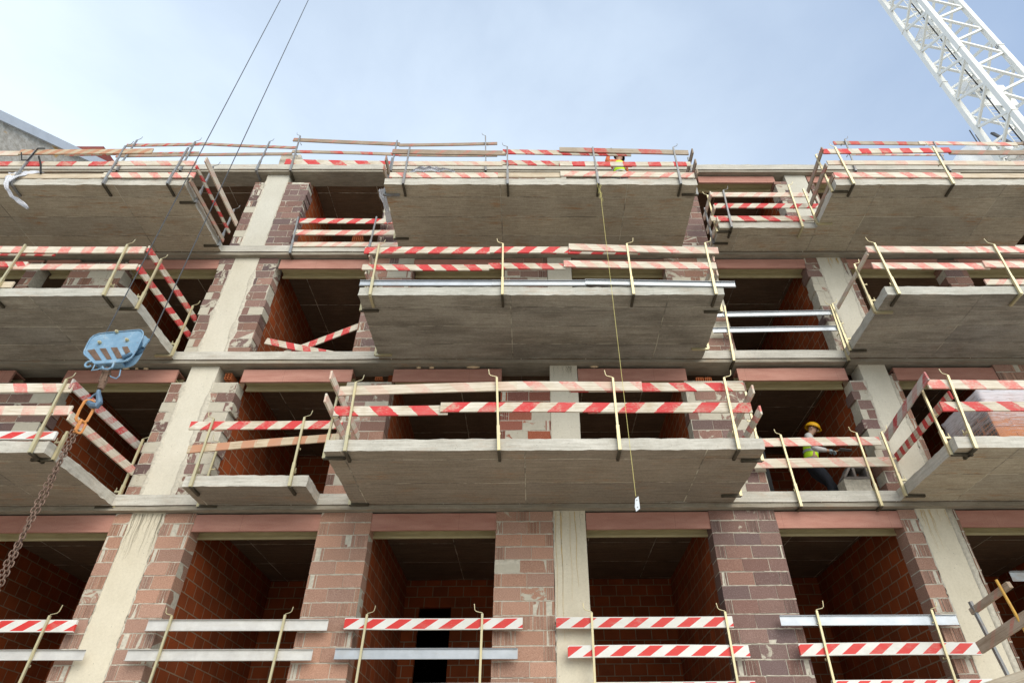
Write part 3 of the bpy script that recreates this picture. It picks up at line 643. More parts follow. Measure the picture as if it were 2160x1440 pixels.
BF(g, (1500.5, 411), (1705, 411.5), -.785, 'V', .14); BF(g, (1507, 434.5), (1727, 435), -.785, 'R', .14, 1, .36); BF(g, (1499, 461.5), (1720, 461.5), -.80, 'R', .15, -1, .5)
PSd(g, (1515, 498), 3.86, 3, 1, (1491, 417), 'zinc', -1); PSd(g, (1507, 521), 3.86, 3, 1, (1483, 450), 'steel', 0)
for q in ((1502, 408), (1508, 436), (1503, 462)): BS(g, q, -.85, -.15, 'V', x=3.84)
# ---- level 2
g = rail('guardrail with fresh red striped boards on the end of the second left balcony', (-9, -1.86, TOP[2]))
PF(g, (54, 516), (-22, 630), YPo, 2, 'zinc', 0); PF(g, (269, 516), (216, 627), YPo, 2, 'zinc', 1)
PSd(g, (287.7, 652), -6.595, 2, -1, (340.5, 546)); PSd(g, (364, 745), -6.595, 2, -1, (408, 646.5))
BF(g, (-60, 526), (306, 527.7), YB, 'F', .15, .1, .40, .2); BF(g, (-60, 534), (118, 535.5), YB+.028, 'R', .10); BF(g, (24, 563), (289, 563), YB, 'F', .12, .6, .55, .0); BF(g, (-60, 558), (57, 558.5), YB-.0, 'R', .12, -1); BF(g, (-60, 601), (28, 601), YB, 'P', .13)
B2(g, (312, 524), -1.88, (413, 675), 'R', .135, 1, .36); B2(g, (292, 564), -1.87, (400, 709), 'R', .135, 1, .36)
g = rail('striped guardrail with a blue grey metal profile on the second middle balcony', (0, -1.86, TOP[2]))
for top, bot, c in [((799.8, 516), (780, 624), 1), ((1061, 514.5), (1059.7, 622.7), -1), ((1322, 514.5), (1337, 624), 1), ((1487, 513), (1511, 624), 1)]: PF(g, top, bot, YPo, 2, 'zinc', c)
BF(g, (769, 528.6), (1034, 529), YB, 'R', .15, 1, .405, .1); BF(g, (1033, 527.3), (1200, 528), YB-.001, 'R', .15, 1, .405); BF(g, (1150, 528.5), (1349, 530.5), YB+.002, 'R', .14, 1, .405); BF(g, (1199.6, 521), (1515, 529), YB-.030, 'F', .155, -1, .38)
BF(g, (764, 564), (1032, 564.8), YB, 'R', .13, -1, .405); BF(g, (1030, 561.5), (1192, 562.5), YB-.001, 'R', .13, -1, .405); BF(g, (1189, 556.5), (1511, 561), YB-.030, 'F', .15, -1, .38)
BF(g, (759, 598), (1037, 598.5), YB, 'G', .12); BF(g, (1037, 598), (1236, 598), YB-.006, 'G', .12); BF(g, (1234, 596), (1550.7, 601), YB-.012, 'G', .12)
PSd(g, (762, 650), -2.825, 2, 1, None, 'zinc', 0); PSd(g, (793, 742), -2.825, 2, 1, None, 'zinc', 0, 1.0); PSd(g, (1522, 656), 3.175, 2, -1, None, 'zinc', 1); PSd(g, (1495, 741), 3.175, 2, -1, None, 'zinc', 0)
BS(g, (776, 536), -1.84, -.5, 'V', x=-2.80, h=.12); BS(g, (772, 572), -1.84, -.5, 'F', x=-2.80, h=.12); BS(g, (1504, 545), -1.84, -.3, 'V', x=3.15, h=.13); BS(g, (1508, 575), -1.84, -.3, 'V', x=3.15, h=.13)
g = rail('pair of crossed red and white boards closing the window bay right of the left column', (-4.5, .1, TOP[2]), 'barriers across the window bays')
for a, b, yy, s_ in [((561, 719), (716, 750), .05, -1), ((594, 749), (767, 684), .10, 1)]:
    BF(g, a, b, yy, 'R', .135, s_*.7, .33)
g = rail('guardrail of two galvanised profiles across the bay beside the second right balcony', (4.7, -.15, TOP[2]), 'barriers across the window bays')
PF(g, (1528, 645), (1548, 761), -.165, 2, 'zinc', 0); PF(g, (1751.8, 644), (1790, 758), -.165, 2, 'zinc', -1)
BF(g, (1512, 664.5), (1762, 660), -.135, 'G', .12); BF(g, (1504, 697.5), (1768, 693), -.135, 'G', .12)
g = rail('guardrail round the second right balcony, faded pink boards on yellowish posts', (8, -1.86, TOP[2]))
for top, bot in [((1844, 513), (1898, 622.7)), ((2096, 516), (2165, 640))]: PF(g, top, bot, YPo, 2, 'zinc', -1)
PSd(g, (1845.5, 658), 5.862, 2, 1, (1804.5, 553)); PSd(g, (1794, 741.5), 5.862, 2, 1, (1756, 640))
BF(g, (1828, 526), (2062, 527.5), YB, 'F', .15, -1, .5); BF(g, (2059, 527), (2250, 528), YB-.001, 'F', .15, -1); BF(g, (1840, 560.7), (2085, 562), YB, 'F', .14, -1, .45); BF(g, (2075, 557.5), (2250, 559), YB-.029, 'F', .15, -1, .4); BF(g, (2078, 595.5), (2250, 596), YB, 'F', .12)
B2(g, (1830, 534), -1.84, (1767, 649), 'V', .09)
# ---- level 1
g = rail('guardrail of worn scratched boards round the lower left balcony behind the hoist chain', (-9, -1.86, TOP[1]))
PF(g, (141, 799.6), (60.7, 958), YPo, 1, 'zinc', 1); PF(g, (-150, 800), (-260, 958), YPo, 1, 'zinc', 1)
PSd(g, (244, 1063.5), -6.595, 1, -1, (299.5, 923.6)); PSd(g, (110, 974), -6.595, 1, -1, None, 'zinc', 0, .42)
BF(g, (-80, 818.5), (153, 818.3), YB, 'F', .15, -.6, .42); BF(g, (-80, 865), (150, 865.5), YB, 'V', .15, -.2, .45, .1); BF(g, (-80, 919.5), (118, 919), YB, 'A', .125, 1, .38)
B2(g, (150, 808), -1.90, (301, 949), 'S', .15, 1, .33); B2(g, (146, 876), -1.86, (281, 994), 'F', .14, 1, .36)
g = rail('guardrail of two bowed boards round the small lower balcony', (-4.3, -.78, TOP[1]))
PF(g, (451, 883), (401, 1026.6), -.83, 1, 'zinc', -1); PF(g, (642.7, 880), (609.7, 1026.6), -.83, 1, 'zinc', 1)
PSd(g, (425, 1045), -5.215, 1, 1, (460, 929), 'zinc', -1)
BF(g, (401, 897.5), (722, 895.5), -.795, 'R', .145, 1, .42); BF(g, (396, 948), (545, 935), -.795, 'O', .13, .1, .38); BF(g, (540, 935.5), (716, 922), -.796, 'O', .135, .2, .38)
g = rail('guardrail round the lower middle balcony with board ends jutting at its left corner', (0, -1.86, TOP[1]))
for top, bot, c in [((751, 806), (727, 954), 1), ((1048, 796), (1052.6, 954), -1), ((1292.6, 797), (1308, 952.7), -1), ((1527, 797), (1560, 954), 1)]: PF(g, top, bot, YPo, 1, 'zinc', c)
BF(g, (716, 825), (1092, 814), YB, 'V', .155, -1, .62, .35); BF(g, (1090, 814), (1354, 814.5), YB-.001, 'F', .155, -1, .52); BF(g, (1200, 818), (1569, 816.3), YB+.027, 'R', .145, -1, .53, .1)
BF(g, (704.7, 867), (945, 865), YB, 'R', .155, -1, .56, .0); BF(g, (929, 859), (1318, 860), YB-.029, 'R', .155, 1, .50, .8); BF(g, (1240, 860.8), (1585, 860), YB-.0, 'R', .165, 1, .54, .1)
BS(g, (696, 790), -2.16, -.35, 'V', x=-2.86, h=.14); BS(g, (686, 838), -2.14, -.45, 'V', x=-2.87, h=.14)
PSd(g, (683, 966), -2.83, 1, 1, (710, 831), 'zinc', 0); PSd(g, (738, 1060), -2.83, 1, 1, None, 'zinc', 0, .6)
PSd(g, (1607, 967), 3.195, 1, -1, (1574, 822), 'zinc', 0); PSd(g, (1563, 1047), 3.195, 1, -1, None, 'zinc', 0, 1.05)
BS(g, (1578, 820), -2.03, -.35, 'V', x=3.17, h=.14); BS(g, (1591, 864), -2.05, -.35, 'F', x=3.19, h=.14)
g = rail('guardrail across the bay where the worker stands, two faded pink boards', (4.7, -.15, TOP[1]), 'barriers across the window bays')
PF(g, (1646, 917), (1691, 1070), -.165, 1, 'zinc', -1); PF(g, (1806, 913), (1860, 1066), -.165, 1, 'zinc', -1)
BF(g, (1560, 934.5), (1856, 930), -.135, 'F', .155, -1, .42); BF(g, (1575, 978), (1880, 973.5), -.135, 'F', .165, -1, .42)
g = rail('guardrail round the lower right balcony with scratched side boards and a brick pack behind', (8, -1.86, TOP[1]))
for top, bot in [((1998.5, 791.7), (2060.5, 950)), ((2250, 795), (2340, 950))]: PF(g, top, bot, YPo, 1, 'zinc', -1)
PSd(g, (2007.8, 962), 5.855, 1, 1, (1939, 810)); PSd(g, (1912.7, 1050), 5.855, 1, 1, (1860, 910.4))
BF(g, (1956, 810), (2300, 811), YB, 'F', .155, -.6, .55); BF(g, (1985, 857.6), (2300, 858), YB, 'R', .155, -1, .50)
B2(g, (1955, 792), -2.04, (1870, 922), 'S', .15, -1, .36); B2(g, (2006, 832), -1.84, (1888, 968), 'R', .14, .1, .20)
# ---- level 0: rails across the openings of the lowest storey
YA, YAP = -.135, -.172
spec = [('rail pair left of the left column, red and white metal plank over a plain one', [(( -60, 1320.5), (159.7, 1320), 'A', .16), ((-60, 1381.5), (178, 1381), 'Gw', .135)], [((105.6, 1297.5), (41, 1440))]),
        ('pair of cement stained metal profiles between the left column and the next pier', [((310, 1318.6), (691.5, 1318), 'Gw', .15), ((266.6, 1381.5), (658.6, 1380.5), 'Gw', .145)], [((363, 1299), (315.4, 1440)), ((601.8, 1296), (567.5, 1440))]),
        ('rail pair left of the middle column, red and white plank over a bluish metal profile', [((727, 1314.7), (1102.5, 1314), 'A', .15), ((706, 1378.5), (1092, 1378), 'G', .14)], [((774.7, 1295), (751, 1440)), ((1017.5, 1293.6), (1012, 1440))]),
        ('rail pair right of the middle column, two red and white planks one above the other', [((1173, 1313), (1545.5, 1311), 'A', .15), ((1197.6, 1374), (1580, 1373), 'A', .155)], [((1247.7, 1291), (1255, 1440)), ((1529, 1289.6), (1556, 1440))]),
        ('rail pair left of the right column, galvanised profile over a red and white plank', [((1646, 1308.5), (2019.7, 1307), 'G', .14), ((1685.8, 1370), (2064.5, 1367.5), 'A', .16)], [((1722, 1287), (1759.7, 1440)), ((1964, 1285.6), (2017, 1440))])]
for lab, bs_, ps_ in spec:
    g = rail(lab, (PY(*bs_[0][1], 0).x, -.14, TOP[0]), 'rails across the openings of the lowest storey')
    for a, b, st, h in bs_: BF(g, a, b, YA, st, h, 1, None, .2)
    zb_ = TOP[0]+.045
    board(g, (PY(*bs_[0][0], YA).x+.5, YA, zb_), (PY(*bs_[0][1], YA).x+.15, YA, zb_), 'A' if st == 'A' else 'Gw', .14, .03)
    for a, b in ps_: PF(g, a, b, YAP, 0, 'zinc', random.choice((1, -1)))
# ---- rickety side guard at the lower right
g = thing('guardrail', (5.8, -1.2, 3.1), 'old brown boards tied to a grey post and rusty yellow rod at lower right', 'guardrail')
p0, p1 = PY(2046, 1268, -.75), PY(2130, 1432, -.75); m = MB(); m.bar(p0, p1, .035, .05); m.build('post', M['steel'], g)
p0, p1 = PY(2101, 1222, -1.25), PY(2185, 1370, -1.25); m = MB(); m.tube([p0, p1], .018, 8); m.build('rod', M['yellowp'], g)
board(g, PY(2050, 1290, -.70), PY(2130, 1232, -1.32), 'W', .085, .05, axis='x'); board(g, PY(2066, 1366, -.70), PY(2200, 1278, -1.55), 'W', .15, .03, axis='x')
m = MB(); m.bar(PY(2050, 1470, -1.0), PY(2230, 1405, -1.9), .05, .20); m.build('rail_board', M['P'], g) if False else board(g, PY(2070, 1462, -1.1), PY(2230, 1412, -1.75), 'P', .19, .04, axis='x')
m = MB()
q = PY(2134, 1218, .05); m.box(q.x, q.x+1.5, .05, .055, q.z-.05, q.z+.09); m.box(q.x, q.x+1.5, .02, .055, q.z+.09, q.z+.094); m.build('metal_profile', M['steel'], g)
# ================================================================== TOWER CRANE
CW = M['white']
cr_ = thing('tower_crane', (24.3, 8.6, 0), 'white lattice tower crane mast rising behind the right end of the building', 'crane')
c1, c2 = Vector((23.32, 9.62, 0)), Vector((23.22, 7.58, 0)); e1 = (c1-c2); e2 = Vector((e1.y, -e1.x, 0)); c3 = c2+e2; c4 = c1+e2
e2n = e2.normalized(); e1n = e1.normalized(); ZT = 54
for c in (c1, c2, c3, c4):
    m = MB(); sx = e2n if (c-c1).length < .1 or (c-c2).length < .1 else -e2n; sy = e1n if (c-c2).length < .1 or (c-c3).length < .1 else -e1n
    # each leg is two angle sections welded to a hollow chord
    for i in range(0, 9):
        z0, z1 = 1+i*6.0-2.1, min(1+(i+1)*6.0-2.1, ZT); z0 = max(z0, .5)
        m.bar(c+Vector((0, 0, z0+.012)), c+Vector((0, 0, z1-.012)), .27, .27, side=tuple(e1n))
        m.bar(c+Vector((0, 0, z1-.03)), c+Vector((0, 0, z1+.03)), .34, .34, 0, side=tuple(e1n))
        for q in (-1, 1): m.bar(c+sx*.15+sy*.05*q+Vector((0, 0, z1-.14)), c+sx*.15+sy*.05*q+Vector((0, 0, z1+.14)), .05, .05, 1, side=tuple(e1n))
    m.build('mast_leg', [CW, M['steel']], cr_, bevel=.02)
PS = 2.58; ph0 = 30.57 - 12*PS
for a, b, s_ in ((c1, c2, 0), (c2, c3, .5), (c3, c4, 0), (c4, c1, .5)):
    m = MB(); d = (b-a).normalized()
    for i in range(0, 22):
        za = ph0+i*PS+s_*PS*0; zm = za+PS*.44
        if za < .3 or za+PS > ZT: continue
        A0, Bm, A1 = a+Vector((0, 0, za)), b+Vector((0, 0, zm)), a+Vector((0, 0, za+PS))
        m.bar(A0+d*.08, Bm-d*.08, .125, .125); m.bar(Bm-d*.08, A1+d*.08, .125, .125)
    m.build('mast_lattice', CW, cr_)
# inside: ladder, rest platforms, cables
ce = (c1+c3)/2; lp = ce+e1n*.55; m = MB()
for q in (-.2, .2): m.bar(lp+e2n*q+Vector((0, 0, 1)), lp+e2n*q+Vector((0, 0, ZT-2)), .05, .03)
z = 1.2
while z < ZT-2: m.bar(lp-e2n*.2+Vector((0, 0, z)), lp+e2n*.2+Vector((0, 0, z)), .025, .025); z += .3
m.build('ladder', CW, cr_)
for i in range(8):
    zz = 4.9+6*i-1.2; m = MB()
    a0, b0 = c1-e1n*.12+e2n*.12, c4-e1n*.12-e2n*.12
    for q in range(16): t_ = q/15*.8; m.bar(a0-e1n*t_+Vector((0, 0, zz)), b0-e1n*t_+Vector((0, 0, zz)), .02, .03)
    for q in range(5): u = e2n*(q*.42); m.bar(a0+u+Vector((0, 0, zz-.03)), a0+u-e1n*.8+Vector((0, 0, zz-.03)), .03, .03)
    m.build('rest_platform', CW, cr_)
m = MB()
for q, r_ in ((0, .028), (.09, .02), (.2, .016)):
    m.tube([ce+e2n*(-.35+q)+e1n*(.1+q)+Vector((math.sin(z)*.03, 0, z)) for z in range(1, ZT-2, 2)], r_, 5)
m.build('power_cable', simple('black_cable', (.02, .02, .02), .6), cr_)
# operator cabin slung low on the mast (white, rounded, dark window frames)
def loft(m, cx, cy, z0, z1, hx, hy, mi=0, rnd=.28, n=7):
    rings = []
    for i in range(n+1):
        t_ = i/n; z = z0+(z1-z0)*t_; s_ = math.sqrt(max(.02, 1-(max(0, (t_-.40))/.60)**2.4*.92))
        ring = []
        for k in range(20):
            an = 2*math.pi*k/20; cs, sn = math.cos(an), math.sin(an)
            ring.append((cx+hx*s_*math.copysign(abs(cs)**.45, cs), cy+hy*s_*math.copysign(abs(sn)**.45, sn), z))
        rings.append(ring)
    vs = [p for r_ in rings for p in r_]; fs = [(i*20+k, i*20+(k+1) % 20, (i+1)*20+(k+1) % 20, (i+1)*20+k) for i in range(n) for k in range(20)]
    fs += [tuple(range(19, -1, -1)), tuple(range(n*20, n*20+20))]; m.add(vs, fs, mi)
m = MB(); loft(m, 24.75, 11.2, 25.8, 31.0, 2.65, 1.1, n=14)
cab = m.build('operator_cabin', simple('white_cabin', (.86, .86, .85), .35, 0, .04), cr_, smooth=True)
m = MB()
for q in (-.9, .2, 1.3): m.bar((25.1+q, 9.95, 26.5), (25.1+q, 9.95, 28.4), .08, .06)
for z in (26.5, 27.4, 28.4): m.bar((23.9, 9.94, z), (26.6, 9.94, z), .07, .05)
sub(m.build('window_frame', simple('dark_frame', (.05, .055, .05), .5)), cab)
m = MB(); m.box(24.6, 25.6, 9.2, 9.9, 28.35, 28.6); m.build('red_housing', simple('red_paint', (.55, .06, .04), .5, 0, .2), cr_)
m = MB()
for q in range(4): m.tube([(23.9+q*.16, 10.6, 29.0), (23.8+q*.16, 10.4, 31.6-q*.4)], .03, 5)
m.bar((24.5, 9.4, 28.6), (24.3, 9.9, 30.6), .18, .10)
m.build('cable_bundle', M['rope'], cr_)
# company sign hung in the mast, bluish curved marks on white
m = MB(); m.bar((24.3, 9.3, 33.2), (26.2, 9.3, 33.2), .04, 2.0, side=(0, 0, 1))
for a0, a1, cx in ((100, 250, 25.0), (-30, 110, 25.9)):
    pts = [(cx+.42*math.cos(R(a)), 9.27, 33.2+.5*math.sin(R(a))) for a in range(a0, a1, 12)]
    m.tube(pts, .07, 6, 1)
m.build('sign', [CW, simple('sign_blue', (.42, .50, .62), .5, 0, .1)], cr_)
# jib and counter-jib, far above the frame
m = MB(); jd = Vector((-4.19-24.3, -4.5-8.6, 0)).normalized(); jn = Vector((-jd.y, jd.x, 0)); jb = Vector((24.3, 8.6, ZT))
for i in range(-6, 20):
    a, b = jb+jd*(i*1.9), jb+jd*((i+1)*1.9)
    for s_ in (-1, 1): m.bar(a+jn*s_*.6, b+jn*s_*.6, .12, .12); m.bar(a+jn*s_*.6, (a+b)/2+Vector((0, 0, 1.2)), .07, .07); m.bar((a+b)/2+Vector((0, 0, 1.2)), b+jn*s_*.6, .07, .07)
    m.bar(a+(b-a)/2+Vector((0, 0, 1.2)), b+(b-a)/2+Vector((0, 0, 1.2)), .12, .12)
m.build('jib', CW, cr_)
# ================================================================== HOOK BLOCK
hx, hy = -4.19, -4.5
hb = thing('hook_block', (hx, hy, 5.3), 'chipped light blue crane hook block with dark slots hanging from two steel ropes', 'hook block')
t = NT('chipped_blue_paint'); nA = t.noise(t.co, 9, 6, .7); nB = t.noise(t.co, 34, 5, .7)
c_ = t.mix(t.ramp(nA, [(.35, 0), (.7, 1)]), (.14, .255, .37), (.22, .35, .47)); c_ = t.mix(t.ramp(nB, [(.60, 0), (.66, .8)]), c_, (.20, .12, .08)); c_ = t.mix(t.ramp(nA, [(.56, 0), (.68, .5)]), c_, (.40, .46, .48))
M['blue'] = t.out(c_, .65, 0, t.bump(nB, .3, .003), .4)
M['bluedark'] = simple('dark_blue_steel', (.05, .11, .18), .5, .2); M['rusty'] = simple('rusty_steel', (.20, .125, .085), .75, .2, .5, 30, .5)
def cz(x, y): return PY(160+x/6.545, 680+y/6.545, hy-.055)
face = [(330, 155), (600, 128), (870, 104), (905, 112), (928, 135), (932, 165), (925, 195), (880, 290), (840, 375), (800, 440), (760, 490), (710, 528), (640, 546), (460, 560), (265, 574), (190, 505), (125, 450), (114, 425), (120, 390), (165, 295), (205, 225), (250, 185)]
fw = [cz(*q) for q in face]
slots = [[(162, 386), (262, 372), (358, 520), (272, 524)], [(330, 362), (415, 358), (498, 505), (432, 512)], [(486, 350), (572, 344), (650, 494), (570, 500)], [(640, 340), (715, 332), (755, 405), (690, 440)]]
for i, yy in enumerate((0, .085)):
    m = MB(); m.prism([p+Vector((0, yy, 0)) for p in fw], (0, .012, 0))
    if i == 0:
        for sl in slots: m.prism([cz(*q)+Vector((0, -.002, 0)) for q in sl], (0, -.003, 0), 1)
        rim = [p+Vector((0, -.004, 0)) for p in fw]+[fw[0]+Vector((0, -.004, 0))]; m.tube(rim, .007, 5, 0, False)
    pl = m.build('side_plate', [M['blue'], M['rusty']], hb)
    if i == 0:
        for q in ((338, 285), (715, 250), (575, 138)):
            c = cz(*q); m = MB(); m.tube([c+Vector((0, .0, 0)), c+Vector((0, -.022, 0))], .017, 6); m.tube([c+Vector((0, -.02, 0)), c+Vector((0, -.034, 0))], .010, 8)
            sub(m.build('bolt', M['zinc']), pl)
for q in ((320, 330), (790, 300)):
    c = cz(*q); m = MB(); pr = [(.015, .10), (.03, .088), (.048, .088), (.055, .105)]
    m.tube([c+Vector((0, .012+v, 0)) for v, _ in [(.0, 0), (.008, 0), (.02, 0), (.032, 0), (.045, 0), (.058, 0), (.066, 0)]], [.080, .080, .065, .058, .065, .080, .080], 28)
    m.build('sheave', M['bluedark'], hb)
m = MB(); c = cz(720, 470); m.tube([c+Vector((-.035, -.006, -.02)), c+Vector((.035, -.006, .028))], [.028, .014], 10); m.build('guard_pad', M['bluedark'], hb)
m = MB(); a, b = cz(870, 300), cz(950, 190); m.bar(a+Vector((.0, .04, 0)), b+Vector((.0, .04, 0)), .07, .02); m.build('spacer', M['blue'], hb); m = MB(); m.bar(cz(290, 555)+Vector((0, .045, 0)), cz(620, 540)+Vector((0, .045, 0)), .07, .02, side=(0, 0, 1)); m.build('spacer', M['blue'], hb)
m = MB()
def arc(c, rx, rz, a0, a1, n=10, y=0): return [c+Vector((rx*math.cos(R(a0+(a1-a0)*i/n)), y, rz*math.sin(R(a0+(a1-a0)*i/n)))) for i in range(n+1)]
m.tube(arc(cz(180, 575), .034, .034, 60, 330), .010, 7); m.tube([cz(*q) for q in ((265, 575), (235, 640), (215, 660), (300, 648), (360, 628))], .006, 6)
m.tube([cz(*q) for q in ((525, 560), (500, 620), (440, 645), (380, 640), (365, 610))], .010, 7); m.tube([cz(*q)+Vector((0, .06, 0)) for q in ((575, 600), (555, 690), (510, 725), (440, 700), (400, 665))], .006, 6)
m.build('guard_loop', M['blue'], hb)
m = MB(); ax = [cz(*q)+Vector((0, .06, 0)) for q in ((400, 590), (370, 680), (330, 780), (290, 870))]
m.tube(ax, [.034, .026, .033, .028], 10, 0); m.tube([ax[1]+Vector((-.04, 0, 0)), ax[1]+Vector((.04, 0, .01))], .018, 8)
for s_ in (-1, 1): m.tube([ax[0]+Vector((s_*.022, -.02, 0)), ax[2]+Vector((s_*.026, -.02, 0))], .010, 6)
m.build('swivel', M['rusty'], hb)
def hz(x, y): return cz(x, y)+Vector((0, .06, 0))
m = MB(); hk = [hz(*q) for q in ((270, 890), (262, 940), (275, 1000), (278, 1060), (240, 1100), (185, 1095), (135, 1060), (125, 1015), (160, 985))]
m.tube(hk, [.018, .022, .026, .030, .032, .030, .024, .016, .009], 8); m.tube([hz(*q) for q in ((240, 930), (190, 960), (150, 1000))], .010, 6)
m.build('hook', simple('blue_grey_hook', (.13, .20, .28), .5, .3, .4, 20), hb)
m = MB(); tops = [cz(325, 170)+Vector((0, .065, 0)), cz(960, 230)+Vector((0, .065, 0))]
for q in tops: m.tube([q, (q.x, q.y, 56)], .006, 5)
m.build('steel_rope', M['rope'], hb)
# chain sling hanging from the hook
ch = thing('chain_sling', tuple(hz(160, 1060)), 'rusty doubled chain sling with orange link hanging from the blue crane hook', 'chain')
def linkm(m, c, L_, W_, r_, tw, mi=0):
    pts = []; n = 14
    for i in range(n+1):
        a = 2*math.pi*i/n; x = W_/2*math.cos(a); z = (L_-W_)/2*(1 if math.sin(a) > 0 else -1)*min(1, abs(math.sin(a))*3)+W_/2*math.sin(a)
        pts.append(c+Vector((x*math.cos(tw), x*math.sin(tw), z)))
    m.tube(pts, r_, 6, mi, False)
c0 = hz(165, 1050)
org = simple('orange_painted_link', (.62, .25, .07), .5, 0, .3, 20)
m = MB(); linkm(m, c0+Vector((-.01, 0, -.10)), .24, .10, .013, .5); ml_ = m.build('master_link', org, ch)
m = MB(); linkm(m, c0+Vector((-.014, .0, -.26)), .13, .065, .011, -.7); linkm(m, c0+Vector((.016, .0, -.27)), .12, .06, .011, 1.1); m.build('coupling_link', org, ch)
chm = simple('rusty_chain', (.24, .155, .115), .65, .35, .5, 40, .3)
for s_ in (0, 1):
    m = MB(); z = c0.z-.33; i = 0
    while z > .9:
        dx = .016*math.cos(z*5+s_*math.pi); dy = .016*math.sin(z*5+s_*math.pi)
        linkm(m, Vector((c0.x-.014+dx, c0.y+dy, z)), .050, .032, .0055, (i % 2)*math.pi/2+.5+random.uniform(-.2, .2)); z -= .037; i += 1
    m.build('chain_strand', chm, ch)
# ================================================================== PLUMB LINE WITH TAG
a = PY(1265, 395, -1.96); b = PY(1341, 1046, -1.96); pl = thing('plumb_line', tuple(a), 'long yellow cord hanging from the top middle balcony with a small white plate', 'plumb line')
m = MB(); m.tube([a, b], .0035, 5); random.seed(3)
for q in range(3):
    m.tube([a+Vector((random.uniform(-.03, .03), random.uniform(-.03, .03), .06-i*.07))+Vector((math.sin(i*2+q)*.03, 0, 0)) for i in range(6)], .003, 4)
m.tube([a+Vector((-.04, 0, .12)), a+Vector((-.03, -.01, -.05)), a+Vector((.015, 0, -.28)), a+Vector((.04, -.01, -.40)), a+Vector((.02, 0, -.42)), a+Vector((.0, 0, -.30))], .003, 4)
m.build('cord', M['cord'], pl)
m = MB(); fr = [PY(1340, 1051, -1.96), PY(1347, 1046, -1.96), PY(1350, 1072, -1.96), PY(1342, 1078, -1.96), PY(1339, 1068, -1.96)]; m.prism(fr, (.0, .008, 0))
m2 = m.build('plate', simple('pale_plate', (.66, .70, .74), .5), pl); m = MB()
for q in ((1343.5, 1054), (1345, 1069)): c = PY(*q, -1.964); m.tube([c, c+Vector((0, -.004, 0))], .006, 8)
sub(m.build('hole', M['dark']), m2)
# ================================================================== PEOPLE
def skin(name, pts, edges, mat, parent, lv=1):
    me = bpy.data.meshes.new(name); me.from_pydata([p[:3] for p in pts], edges, []); ob = bpy.data.objects.new(name, me); COL.objects.link(ob)
    s_ = ob.modifiers.new('s', 'SKIN'); s_.use_smooth_shade = True; me.skin_vertices[0].data[0].use_root = True
    for i, p in enumerate(pts):
        rr = p[3] if isinstance(p[3], tuple) else (p[3], p[3]); me.skin_vertices[0].data[i].radius = rr
    u = ob.modifiers.new('u', 'SUBSURF'); u.levels = lv; u.render_levels = lv
    dg = bpy.context.evaluated_depsgraph_get(); ev = ob.evaluated_get(dg); nm = bpy.data.meshes.new_from_object(ev)
    bpy.data.objects.remove(ob); bpy.data.meshes.remove(me); nm.name = name; nm.materials.clear(); nm.materials.append(mat)
    o2 = bpy.data.objects.new(name, nm); link(o2, parent); return o2
SKIN = simple('skin', (.42, .25, .17), .6, 0, .08, 20, .05); HIVIS = simple('hi_vis_lime', (.62, .95, .03), .6, 0, .1, 8, .1); REFL = simple('reflective_grey', (.42, .43, .42), .5)
def chainpts(pts): return [(i, i+1) for i in range(len(pts)-1)]
